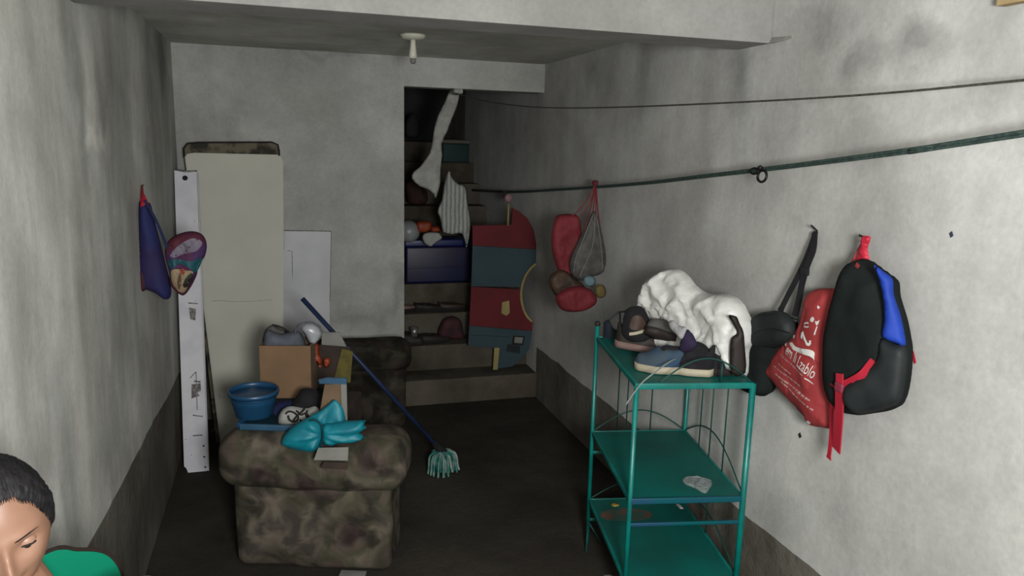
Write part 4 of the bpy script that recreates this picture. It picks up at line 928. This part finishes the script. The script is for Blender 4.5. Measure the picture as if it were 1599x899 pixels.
o_, pf = puff('brown_boot_shaft', [(1140, 498), (1138, 492), (1150, 494), (1155, 505), (1161, 518), (1163, 540), (1164, 582), (1142, 583), (1140, 545), (1142, 528), (1151, 520), (1146, 508)], onp(1150, 560, S(0, .03, 0), VS), (.25, 1, 0), M['dkbrown'], None, 'narrow dark brown leather strip standing at the right end of the top shelf', 'leather', tf=.012, tb=.01, R=.02, amp=.002, fr=20, smooth=3)

# ------------------------------------------------------------------ black shoulder bag on the right wall
sb = empty('shoulder_bag', hit(1195, 617, 0, 1.56), 'black shoulder bag hanging by its strap from a nail, left of the red bag', 'bag')
XN = (1, 0, 0)
XB = 1.565
_, pf = puff('body', [(1170, 535), (1172, 508), (1180, 496), (1195, 492), (1232, 494), (1238, 512), (1236, 530), (1222, 550), (1211, 575), (1205, 600), (1199, 616), (1185, 618), (1168, 611), (1164, 603), (1171, 575)], (1.545, 0, 0), XN, M['black_nylon'], sb, tf=.05, tb=.045, R=.05, amp=.004, fr=18, seed=91)
_, pf2 = puff('flap', [(1173, 522), (1176, 502), (1184, 490), (1200, 486), (1216, 485), (1230, 490), (1239, 506), (1238, 528), (1222, 540), (1200, 545), (1180, 540), (1172, 532)], (1.515, 0, 0), XN, M['black_shine'], sb, tf=.03, tb=.02, R=.03, amp=.003, fr=18, seed=92)
build('zip_line', tube(smooth_path([pf2.at(pf2.uv(x, y), .001) for x, y in ((1176, 520), (1190, 514), (1210, 514), (1234, 520))]), .0018, 6), M['steel'], sb)
build('red_tag', slab([(1164, 529), (1172, 529), (1174, 536), (1166, 536)], (1.50, 0, 0), XN, .004), M['redstrap'], sb, 'small red tag', smooth=False)
nq = hit(1274, 361, 0, XR-.02)
w1 = lambda x, y, v=1.57: hit(x, y, 0, v)
build('strap', strap(smooth_path([nq, w1(1266, 385), w1(1257, 408, 1.565), w1(1244, 435, 1.56), w1(1231, 460, 1.55), w1(1218, 486, 1.535)]), [.016]+[.022]*28+[.026, .026], .003, XN), M['blackcloth'], sb)
build('strap', strap(smooth_path([nq+Vector((-.004, 0, 0)), w1(1270, 388, 1.565), w1(1261, 412, 1.56), w1(1253, 440, 1.555), w1(1247, 470, 1.55), w1(1239, 503, 1.54)]), [.018]+[.027]*30, .003, XN), M['blackcloth'], sb)
sl = w1(1257, 424, 1.56); build('slider', rbox((sl.x-.008, sl.y-.020, sl.z-.012), (sl.x+.004, sl.y+.020, sl.z+.012), .006, 5), M['blackcloth'], sb)
bk = w1(1241, 497, 1.54); b = bmesh.new()
for dz in (-.006, .004): box(b, (bk.x-.008, bk.y-.016, bk.z+dz), (bk.x+.001, bk.y+.016, bk.z+dz+.003), .001)
build('buckle', b, mat('grey_metal', (.3, .3, .3), .4, metal=.6), sb, 'grey metal buckle')
def nail(x, y, x2, y2, lab):
    build('nail', tube([hit(x, y, 0, XR-.04), hit((x+x2)/2, (y+y2)/2, 0, XR-.02), hit(x2, y2, 0, XR+.005)], .0028, 8), M['steel'], None, lab, 'nail')
nail(1267, 352, 1277, 361, 'bent nail in the right wall holding the black shoulder bag')

# ------------------------------------------------------------------ backpack
bpk = empty('backpack', hit(1360, 648, 0, 1.55), 'black backpack with a royal blue side hanging on the right wall', 'backpack')
bpx = [(1345, 404), (1358, 406), (1368, 414), (1382, 424), (1396, 437), (1399, 462), (1409, 495), (1415, 525), (1418, 548), (1415, 595), (1406, 630), (1392, 640), (1365, 645), (1338, 648), (1321, 641), (1308, 620), (1300, 585), (1301, 540), (1308, 490), (1322, 440), (1333, 412)]
_, pk = puff('body', bpx, (1.535, 0, 0), XN, M['black_nylon'], bpk, tf=.075, tb=.05, R=.07, amp=.005, fr=13, seed=95, step=.010)
puff('side_panel', [(1365, 414), (1380, 424), (1394, 436), (1396, 460), (1406, 490), (1412, 518), (1414, 540), (1397, 536), (1377, 525), (1380, 500), (1379, 470), (1373, 440)], hit(1394, 485, 0, 1.485), (.80, .60, 0), M['blue_nylon'], bpk, 'royal blue side panel', tf=.016, tb=.02, R=.02, amp=.003, fr=20, seed=96, smooth=3, step=.008)
puff('lower_pocket', [(1376, 528), (1397, 537), (1415, 543), (1416, 570), (1412, 606), (1402, 630), (1365, 643), (1338, 645), (1320, 632), (1318, 605), (1340, 588), (1362, 570), (1372, 552)], hit(1370, 590, 0, 1.475), (.96, .28, 0), M['black_shine'], bpk, 'glossier black lower pocket', tf=.022, tb=.02, R=.03, amp=.003, fr=20, seed=98, smooth=3, step=.010)
nk = hit(1352, 371, 0, XR-.02)
puff('haul_loop', [(1346, 370), (1353, 368), (1360, 371), (1355, 388), (1358, 409), (1346, 414), (1333, 412), (1342, 392)], hit(1347, 395, 0, 1.545), (.96, 0, .26), M['redstrap'], bpk, 'red webbing loop', tf=.010, tb=.006, R=.02, amp=.004, fr=60, seed=99, smooth=3, step=.006)
xs_ = 1.445
build('shoulder_strap', strap(smooth_path([pk.at(pk.uv(1371, 564), .004), pk.at(pk.uv(1362, 573), .006), w1(1345, 589, 1.450), w1(1325, 600, 1.45), w1(1308, 606, 1.45)]), .030, .004, XN), M['redstrap'], bpk, 'red shoulder strap')
build('strap_tail', strap(smooth_path([w1(1311, 583, 1.445), w1(1311, 610, 1.445), w1(1310, 650, 1.46), w1(1306, 703, 1.50)]), [.026]*6+[.031]*6+[.033]*6+[.033], .004, XN), M['redstrap'], bpk, 'red strap tail')
build('thin_tail', strap(smooth_path([w1(1300, 600, 1.46), w1(1299, 650, 1.49), w1(1297, 690, 1.50), w1(1294, 716, 1.51)]), [.014]*17+[.018]*2, .003, XN), M['redstrap'], bpk, 'thin red strap tail')
bk = w1(1311, 604, 1.442); build('buckle', rbox((bk.x-.006, bk.y-.016, bk.z-.014), (bk.x+.004, bk.y+.016, bk.z+.012), .004, 5), mat('clear_red_buckle', (.4, .06, .1), .3), bpk, 'translucent red buckle')
nail(1342, 367, 1357, 374, 'nail in the right wall holding the backpack')

# ------------------------------------------------------------------ red drawstring bag with print
rbx = [(1266, 458), (1276, 451), (1292, 450), (1306, 452), (1310, 470), (1309, 500), (1304, 540), (1300, 580), (1301, 620), (1304, 660), (1298, 669), (1283, 667), (1268, 664), (1261, 652), (1240, 628), (1216, 602), (1203, 585), (1204, 572), (1216, 548), (1236, 527), (1250, 512), (1260, 495), (1262, 475)]
rd = empty('drawstring_bag', hit(1265, 665, 0, 1.55), 'red drawstring bag with white printed lettering on the right wall', 'bag')
_, rpf = puff('body', rbx, (1.545, 0, 0), XN, M['red'], rd, tf=.045, tb=.035, R=.07, amp=.012, fr=22, seed=97, crease=True, step=.007, smooth=3)
bm = tube(smooth_path([nk+Vector((-.004, .005, -.01)), w1(1335, 400, 1.55), w1(1322, 428, 1.54), w1(1308, 454, 1.53)]), .0035, 6)
build('cord', bm, M['red'], rd); build('side_cord', strap(smooth_path([w1(1340, 412, 1.49), w1(1326, 440, 1.495), w1(1313, 470, 1.50), w1(1307, 500, 1.505)]), .012, .003, XN), M['red'], rd)
prs = []
def dec(px, smooth=3, off=.002): prs.append(rpf.decal(px, off=off, step=.006, smooth=smooth))
g = lambda x, y: (1195+x*130/899, 440+y*130/899)
dec([g(*q) for q in ((270, 660), (295, 650), (330, 695), (400, 720), (480, 730), (545, 760), (590, 830), (605, 900), (598, 960), (580, 900), (545, 840), (480, 800), (400, 775), (320, 740), (285, 700))])
dec([g(*q) for q in ((540, 425), (575, 425), (605, 405), (585, 450), (560, 475), (550, 450))], 0); dec([g(*q) for q in ((560, 480), (575, 480), (545, 570), (528, 575))], 0)
dec([g(*q) for q in ((490, 405), (515, 375), (535, 400), (520, 430), (498, 430))]); dec([g(*q) for q in ((565, 270), (590, 250), (602, 275), (578, 295))], 0)
dec([g(*q) for q in ((425, 445), (450, 430), (475, 440), (470, 455), (450, 448), (430, 462))], 0); dec([g(*q) for q in ((425, 470), (450, 480), (475, 475), (472, 492), (445, 495), (425, 488))], 0)
dec([g(*q) for q in ((388, 600), (395, 550), (415, 530), (432, 590), (460, 655), (478, 660), (480, 630), (500, 632), (500, 670), (478, 692), (450, 685), (420, 620), (410, 575), (402, 620))], 0)
dec([g(*q) for q in ((305, 600), (320, 570), (335, 575), (320, 612))], 0); dec([g(*q) for q in ((220, 660), (238, 605), (248, 640), (235, 700))], 0)
g2 = lambda x, y: (1195+x*130/899, 540+y*130/899)
dec([g2(*q) for q in ((425, 340), (480, 368), (548, 405), (540, 415), (475, 382), (425, 352))], 0)
dec([g2(*q) for q in ((445, 810), (470, 808), (497, 830), (485, 845), (455, 832))], 0)
def textdec(s, p1, p2, hpx=None, name='lettering', mat_=None, sx=1):
    cu = bpy.data.curves.new('t', 'FONT'); cu.body = s; cu.resolution_u = 2; ob_ = bpy.data.objects.new('t', cu); C.objects.link(ob_)
    dg = bpy.context.evaluated_depsgraph_get(); me = bpy.data.meshes.new_from_object(ob_.evaluated_get(dg)); bpy.data.objects.remove(ob_); bpy.data.curves.remove(cu)
    bm_ = bmesh.new(); bm_.from_mesh(me); bpy.data.meshes.remove(me)
    bmesh.ops.subdivide_edges(bm_, edges=[e for e in bm_.edges if e.calc_length() > .3], cuts=2)
    w = max(v.co.x for v in bm_.verts); a = rpf.uv(*p1); c_ = rpf.uv(*p2); d_ = c_-a; L = d_.length; ux = d_/L; uy = Vector((-ux.y, ux.x)); s_ = L/w
    k = hpx or s_
    for v in bm_.verts:
        p = a+ux*(v.co.x*s_)+uy*(v.co.y*k)
        v.co = rpf.at(p, .0022)
    return bm_
for p_ in prs: build('print_mark', p_, M['print'], rd, 'white printed stroke')
build('lettering', textdec('em II Lzablo', g2(222, 75), g2(560, 355), .052), M['print'], rd, 'white printed title')
# lines of small print, too blurred to read: broken strokes
random.seed(3); bm = bmesh.new()
for (a_, c_, th) in (((170, 90), (420, 330), .004), ((100, 215), (440, 480), .005), ((115, 300), (510, 600), .0055), ((170, 380), (575, 700), .0055), ((150, 190), (300, 320), .004)):
    A0 = rpf.uv(*g2(*a_)); A1 = rpf.uv(*g2(*c_)); L = (A1-A0).length; t = 0; ux = (A1-A0)/L; uy = Vector((-ux.y, ux.x))
    while t < L-.012:
        w = random.uniform(.006, .02)
        P4 = [A0+ux*t-uy*th/2, A0+ux*min(L, t+w)-uy*th/2, A0+ux*min(L, t+w)+uy*th/2, A0+ux*t+uy*th/2]
        bm.faces.new([bm.verts.new(rpf.at(p, .0022)) for p in P4]); t += w+random.uniform(.002, .005)
build('small_print', bm, M['fadeprint'], rd, 'faded small print lines')

# small things on the right wall
def mark(name, px, lab, cat, m, th=.002): build(name, slab(px, (XR-th, 0, 0), XN, th), m, None, lab, cat, smooth=False)
mark('red_ribbon', [(1422, 549), (1426, 548), (1430, 566), (1427, 568)], 'short red ribbon stuck on the wall right of the backpack', 'ribbon', M['redstrap'])
mark('dark_chip', [(1246, 678), (1249, 675), (1251, 682), (1248, 684)], 'tiny dark chip in the wall below the red bag', 'chip', M['black'])
mark('blue_smudge', [(1482, 364), (1486, 361), (1488, 368), (1484, 371)], 'small dark blue spot on the wall right of the backpack', 'spot', mat('blue_ink', (.05, .06, .12), .8))
wb = hit(1570, 11, 0, XR)
build('wood_batten', bx((XR-.03, wb.y-.5, wb.z), (XR, wb.y, wb.z+.07), .004), M['wood'], None, 'raw wood batten high on the right wall at the upper right corner', 'batten', smooth=False)
build('nail', tube([hit(64, 775, 0, XL-.005), hit(65, 775, 0, XL+.012)], .002, 6), M['steel'], None, 'tiny nail in the left wall above the person', 'nail') if False else None

# ------------------------------------------------------------------ green plastic chair behind the person
cn = Vector((-.82, .57, 0)).normalized(); c0 = CP+ray(150, 857)*1.46
gc = empty('plastic_chair', (-.30, 1.27, 0), 'green plastic chair whose rounded back shows behind the person', 'chair')
ca = cn.cross(Vector((0, 0, 1))).normalized()
W = [onp(x, y, c0, cn) for x, y in ((78, 859), (120, 857.5), (150, 858.5), (168, 864), (180, 875), (188, 888), (193, 903))]
e1 = W[-1]; 
def cpt(s, z): p = c0+ca*s; return Vector((p.x, p.y, z))
s1 = (e1-c0).dot(ca); s0 = -.27
Wb = W+[cpt(s1+.012, .72), cpt(s1+.0, .55), cpt(s1-.02, .42), cpt(s0+.02, .42), cpt(s0, .6), cpt(s0, W[0].z-.04), cpt(s0+.03, W[0].z-.005)]
bm = slab(None, None, cn, .006, pts=Wb); build('backrest', bm, M['chairgreen'], gc, smooth=False)
build('rim', tube(smooth_path([Wb[-2], Wb[-1]]+W+[cpt(s1+.012, .72), cpt(s1, .55), cpt(s1-.02, .42)], 5), .0035, 8), M['chairdark'], gc, 'dark rim')
FG = Matrix(((ca.x, -cn.x, 0, c0.x), (ca.y, -cn.y, 0, c0.y), (0, 0, 1, 0), (0, 0, 0, 1)))     # x along the back, y forward
build('seat', rbox((s0+.01, -.01, .325), (s1, .40, .352), .012, 8, FG), M['chairgreen'], gc)
for u, v in ((s0+.03, .01), (s1-.03, .01), (s0+.03, .37), (s1-.03, .37)):
    build('leg', tube([FG @ Vector((u, v, .33)), FG @ Vector((u+(.02 if u > 0 else -.01), v+(.02 if v > .2 else -.02), 0))], [.022, .016], 12), M['chairgreen'], gc)

# ------------------------------------------------------------------ person
def G(x, z, x0, z0, sx, sz): return math.exp(-((x-x0)/sx)**2-((z-z0)/sz)**2)
def headpoint(d):
    """unit direction -> head surface, face towards -y"""
    x, y, z = d
    X = x*.074; Y = y*.094; Z = z*.116
    if z < 0:
        t = -z; k = 1-.30*t**1.6; X *= k
        if y > 0: Y *= 1-.55*t
        else: Y *= 1-.06*t
    else: X *= 1+.03*z; Y *= 1+.06*z
    if y < 0:
        f = -y
        flat = max(0, min(1, (f-.2)/.6)); Y += .010*flat*(1-abs(z))            # flatter face
        ax = abs(X)
        dy = 0
        dy += .020*G(X, Z, 0, -.034, .0115, .014)+.013*G(X, Z, 0, -.014, .008, .018)+.004*G(X, Z, 0, .006, .008, .014)
        dy += .007*G(ax, Z, .013, -.040, .008, .008)
        dy -= .011*G(ax, Z, .030, .001, .016, .011)
        dy += .0045*G(ax, Z, .028, .021, .022, .008)
        dy += .006*G(ax, Z, .042, -.026, .018, .018)
        dy += .008*G(X, Z, 0, -.064, .022, .006)+.007*G(X, Z, 0, -.074, .018, .006)-.004*G(X, Z, 0, -.069, .024, .002)
        dy += .009*G(X, Z, 0, -.100, .02, .013)-.003*G(X, Z, 0, -.086, .02, .006)
        Y -= dy*min(1, f*1.5)
    return Vector((X, Y, Z))
HM = Matrix.Translation(CP+ray(-5, 825)*1.19) @ Matrix.Rotation(radians(24), 4, 'Z') @ Matrix.Rotation(radians(7), 4, 'X') @ Matrix.Rotation(radians(-5), 4, 'Y') @ Matrix.Scale(.97, 4)
pe = empty('person', (-.28, 1.25, .0), 'person with black pulled-back hair sitting at the lower left, looking down', 'person')
def sphere_dirs(sub=6):
    t = bmesh.new(); bmesh.ops.create_icosphere(t, subdivisions=sub, radius=1); return t
# body: tapered limbs and trunk volumes fused with the head into one continuous surface
fw = Vector((.75, -.66, 0)).normalized(); sd_ = Vector((.66, .75, 0)).normalized(); hc = HM.translation
TB = Vector((-.345, 1.262, 0))
V3 = lambda f, s, z: TB+fw*f+sd_*s+Vector((0, 0, z))
FB3 = Matrix(((sd_.x, fw.x, 0, 0), (sd_.y, fw.y, 0, 0), (0, 0, 1, 0), (0, 0, 0, 1)))
def cap(bm_, a, b_, ra, rb):
    a, b_ = Vector(a), Vector(b_); L = (b_-a).length; n = max(6, int(L/.012)+2); d = (b_-a).normalized(); P, R_ = [], []
    for k in range(6): t = -cos(pi/2*k/6); P.append(a+d*ra*t); R_.append(max(.0004, ra*sqrt(max(0, 1-t*t))))
    for k in range(n+1): P.append(a+(b_-a)*k/n); R_.append(ra+(rb-ra)*k/n)
    for k in range(1, 7): t = sin(pi/2*k/6); P.append(b_+d*rb*t); R_.append(max(.0004, rb*sqrt(max(0, 1-t*t))))
    tube(P, R_, 16, bm_)
def ell(bm_, c, sx, sy, sz):
    t = bmesh.new(); vs = bmesh.ops.create_uvsphere(t, u_segments=28, v_segments=20, radius=1)['verts']
    for v in vs: v.co = Vector(c)+FB3.to_3x3() @ Vector((v.co.x*sx, v.co.y*sy, v.co.z*sz))
    m_ = bpy.data.meshes.new('t'); t.to_mesh(m_); bm_.from_mesh(m_); t.free(); bpy.data.meshes.remove(m_)
nb0 = HM @ Vector((0, .025, -.075)); nb1 = V3(-.005, -.02, .855)
J = {}
for s, n in ((1, 'l'), (-1, 'r')):
    J['sh'+n] = V3(.0, .134*s, .82); J['el'+n] = V3(.03, .175*s, .575); J['wr'+n] = V3(.215, .085*s, .535); J['pa'+n] = V3(.275, .065*s, .532)
    J['hp'+n] = V3(.02, .075*s, .43); J['kn'+n] = V3(.37, .095*s, .435); J['an'+n] = V3(.36, .10*s, .07); J['to'+n] = V3(.49, .115*s, .030)
def trunk(bm_, g=0, sleeve=1.0, hands=True):
    ell(bm_, V3(.0, 0, .715), .138+g, .088+g, .165+g); ell(bm_, V3(.01, 0, .56), .120+g, .088+g, .13+g); ell(bm_, V3(.0, 0, .45), .145+g, .105+g, .095+g)
    cap(bm_, V3(-.005, -.11, .822), V3(-.005, .11, .822), .048+g, .048+g)
    for s, n in ((1, 'l'), (-1, 'r')):
        cap(bm_, nb1+Vector((0, 0, -.02)), J['sh'+n], .046+g, .046+g); cap(bm_, J['sh'+n], J['sh'+n].lerp(J['el'+n], sleeve), .044+g, (.044-.010*sleeve)+g)
bm = bmesh.new(); trunk(bm)
cap(bm, nb0, nb1, .041, .048)
for s, n in ((1, 'l'), (-1, 'r')):
    cap(bm, J['el'+n], J['wr'+n], .034, .023); cap(bm, J['wr'+n], J['pa'+n], .022, .024)
    pr_ = (J['pa'+n]-J['wr'+n]).normalized(); pz = Vector((0, 0, 1)); ps = pr_.cross(pz).normalized()
    for i in range(4):
        o_ = ps*(i-1.5)*.0185; L = (.036, .041, .038, .030)[i if s > 0 else 3-i] if False else (.034, .041, .038, .029)[i]
        k0 = J['pa'+n]+o_*.8+pr_*.008; k1 = J['pa'+n]+o_+pr_*.032; k2 = k1+pr_*L*.8+Vector((0, 0, -.008)); k3 = k2+pr_*L*.45+Vector((0, 0, -.016))
        cap(bm, J['wr'+n]+o_*.5, k1, .012, .0095); cap(bm, k1, k2, .0088, .008); cap(bm, k2, k3, .0078, .0068)
    th = -ps*s; b0 = J['wr'+n]+pr_*.02+th*.016; b1 = b0+pr_*.026+th*.022; cap(bm, b0, b1, .012, .0095); cap(bm, b1, b1+pr_*.028+th*.006, .009, .0078)
    cap(bm, J['hp'+n], J['kn'+n], .080, .054); cap(bm, J['kn'+n], J['kn'+n].lerp(J['an'+n], .35), .052, .054); cap(bm, J['kn'+n].lerp(J['an'+n], .35), J['an'+n], .054, .034)
    cap(bm, J['an'+n]+Vector((0, 0, -.03)), J['to'+n], .034, .026)
hdm = sphere_dirs(6)
for v in hdm.verts: v.co = HM @ headpoint(v.co.normalized())
for s in (1, -1):      # ears
    t = bmesh.new(); r_ = bmesh.ops.create_uvsphere(t, u_segments=16, v_segments=12, radius=1)['verts']
    for v in r_: v.co = HM @ Vector((s*(.070+v.co.x*.008+.006*max(0, v.co.y)), .012+v.co.y*.016, -.012+v.co.z*.029))
    m_ = bpy.data.meshes.new('t'); t.to_mesh(m_); hdm.from_mesh(m_); t.free(); bpy.data.meshes.remove(m_)
m_ = bpy.data.meshes.new('t'); hdm.to_mesh(m_); bm.from_mesh(m_); hdm.free(); bpy.data.meshes.remove(m_)
def fuse(o, vox, it, zmax=9):
    md = o.modifiers.new('fuse', 'REMESH'); md.mode = 'VOXEL'; md.voxel_size = vox; md.use_smooth_shade = True
    bpy.context.view_layer.update(); dg = bpy.context.evaluated_depsgraph_get(); m2 = bpy.data.meshes.new_from_object(o.evaluated_get(dg)); o.modifiers.clear(); o.data = m2
    t = bmesh.new(); t.from_mesh(m2); seen = set(); isl = []
    for v in t.verts:
        if v.index in seen: continue
        st, comp = [v], []; seen.add(v.index)
        while st:
            q = st.pop(); comp.append(q)
            for e in q.link_edges:
                o2 = e.other_vert(q)
                if o2.index not in seen: seen.add(o2.index); st.append(o2)
        isl.append(comp)
    isl.sort(key=len, reverse=True); print('ISL', o.name, [len(i) for i in isl[:6]])
    if len(isl) > 1: bmesh.ops.delete(t, geom=[v for i in isl[1:] for v in i], context='VERTS')
    off = wloc(o)
    sv = [v for v in t.verts if v.co.z+off.z < zmax]
    hands_ = [v for v in sv if min((v.co+off-J['par']).length, (v.co+off-J['pal']).length) < .12]; hs = set(hands_)
    sv = [v for v in sv if v not in hs]
    for _ in range(it): bmesh.ops.smooth_vert(t, verts=sv, factor=.5, use_axis_x=True, use_axis_y=True, use_axis_z=True)
    for _ in range(2): bmesh.ops.smooth_vert(t, verts=hands_, factor=.5, use_axis_x=True, use_axis_y=True, use_axis_z=True) if hands_ else None
    t.to_mesh(m2); t.free()
    for p in m2.polygons: p.use_smooth = True
bo = build('body', bm, M['skin'], pe); fuse(bo, .0034, 12, (HM @ Vector((0, 0, -.135))).z)
# hair: scalp cap that follows the skull above the hairline
hb_ = sphere_dirs(7)
def hairline(d):
    x, y, z = d; fr_ = max(0, -y)
    lim = .60-.18*abs(x)**2 if y < -.5 else 0
    az = atan2(abs(x), -y)                     # 0 front .. pi back
    pts = [(0, .73), (.45, .71), (.8, .52), (1.1, .16), (1.35, -.12), (1.6, .05), (1.85, -.15), (2.3, -.55), (3.2, -.62)]
    for (a0, z0), (a1, z1) in zip(pts, pts[1:]):
        if a0 <= az <= a1: return z0+(z1-z0)*(az-a0)/(a1-a0)
    return -.6
dele = [v for v in hb_.verts if v.co.normalized().z < hairline(v.co.normalized())+.008*noise.noise(v.co*30)]
bmesh.ops.delete(hb_, geom=dele, context='VERTS')
for v in hb_.verts:
    d = v.co.normalized(); k = min(1, max(0, (d.z-hairline(d))/.25)); p = headpoint(d)
    v.co = HM @ (p+d*(.0008+.009*k**.6+.0016*noise.noise(Vector((d.x*60, d.y*5, d.z*12)))))
bmesh.ops.solidify(hb_, geom=hb_.faces[:], thickness=.002) if False else None
build('hair', hb_, M['hair'], pe)
st_ = bmesh.new(); random.seed(8)
for i in range(260):
    az = random.uniform(-1.45, 1.45); z0 = hairline(Vector((sin(az), -cos(az), 0))) - random.uniform(.0, .05)
    P = []
    for k in range(6):
        z = z0+.09*k*(1 if abs(az) < 1 else .7); a2 = az*(1+.05*k); rr = sqrt(max(.02, 1-z*z)); d = Vector((sin(a2)*rr, -cos(a2)*rr, z)).normalized()
        P.append(HM @ (headpoint(d)+d*(.0003+.0022*k)))
    tube(P, [.0003, .0007, .0009, .001, .001, .0008], 4, st_)
build('hairline_strands', st_, M['hair'], pe, kind='stuff')
bun = HM @ Vector((0, .10, .0)); build('hair_bun', rbox(bun-Vector((.035, .03, .035)), bun+Vector((.035, .035, .035)), .034, 8, amp=.004, fr=50), M['hair'], pe)
for s in (1, -1):
    ec = Vector((.0305*s, headpoint(Vector((.030*s/.074, -.91, .0)).normalized()).y+.0055, .0005))
    e_ = bmesh.new(); ball((0, 0, 0), .0118, e_); bmesh.ops.transform(e_, matrix=HM @ Matrix.Translation(ec), verts=e_.verts); eo = build('eye', e_, M['eyewhite'], pe)
    i_ = bmesh.new(); ball((0, 0, 0), 1, i_)
    for v in i_.verts: v.co = HM @ (ec+Vector((v.co.x*.0058, -.0098+v.co.y*.003, -.0035+v.co.z*.0056)))
    build('iris', i_, M['iris'], eo)
    # upper lid: part of a slightly larger sphere closing the top of the eye; lower lid below
    for nm, z0, z1 in (('upper_lid', -.10, 1.0), ('lower_lid', -1.0, -.52)):
        t = bmesh.new(); ball((0, 0, 0), 1, t)
        bmesh.ops.delete(t, geom=[v for v in t.verts if not (z0 <= v.co.z <= z1)], context='VERTS')
        for v in t.verts: v.co = HM @ (ec+Vector((v.co.x*.0150, v.co.y*.0132, v.co.z*.0128)))
        build(nm, t, M['skin'], pe)
    arc = [HM @ (ec+Vector((.0148*sin(a), -.0136*cos(a), -.0018-.001*abs(sin(a))))) for a in [(-1.1+2.2*k/12) for k in range(13)]]
    build('lashes', tube(arc, [.0006]+[.0013]*11+[.0006], 6), M['lash'], pe)
    br = []
    for k in range(11):
        t = k/10; X = s*(.014+.036*t); Z = .0185+.006*sin(pi*t*.75)-.004*t
        dz = Vector((X/.074, -1, Z/.116)); dn = Vector((X/.074, -sqrt(max(.05, 1-(X/.074)**2-(Z/.116)**2)), Z/.116))
        br.append(HM @ (headpoint(dn)+Vector((0, -.0006, 0))))
    build('eyebrow', tube(br, [.0008]+[.0022]*6+[.0017, .0013, .001, .0005], 8, flat=.35), M['hair'], pe)
lp = []
for nm, z, r in (('upper_lip', -.0655, .0032), ('lower_lip', -.0735, .0038)):
    P = []
    for k in range(13):
        X = -.023+.046*k/12; Z = z-(.002*(abs(X)/.023)**2 if nm == 'upper_lip' else -.005*(abs(X)/.023)**2)
        dn = Vector((X/.066, -sqrt(1-(X/.07)**2-(Z/.116)**2), Z/.116)); P.append(HM @ (headpoint(dn)+Vector((0, -.0002, 0))))
    build(nm, tube(P, [.0008]+[r*.7]+[r]*9+[r*.7]+[.0008], 8), M['lip'], pe)
# clothes
bm = bmesh.new(); trunk(bm, .010, .62); so2 = build('shirt', bm, M['shirt'], pe); fuse(so2, .006, 10)
bm = bmesh.new(); ell(bm, V3(.0, 0, .435), .157, .117, .092)
for n in 'lr':
    cap(bm, J['hp'+n], J['kn'+n], .091, .065); cap(bm, J['kn'+n], J['kn'+n].lerp(J['an'+n], .35), .064, .066); cap(bm, J['kn'+n].lerp(J['an'+n], .35), J['an'+n]+Vector((0, 0, .04)), .066, .048)
to2 = build('trousers', bm, M['trouser'], pe); fuse(to2, .007, 10)
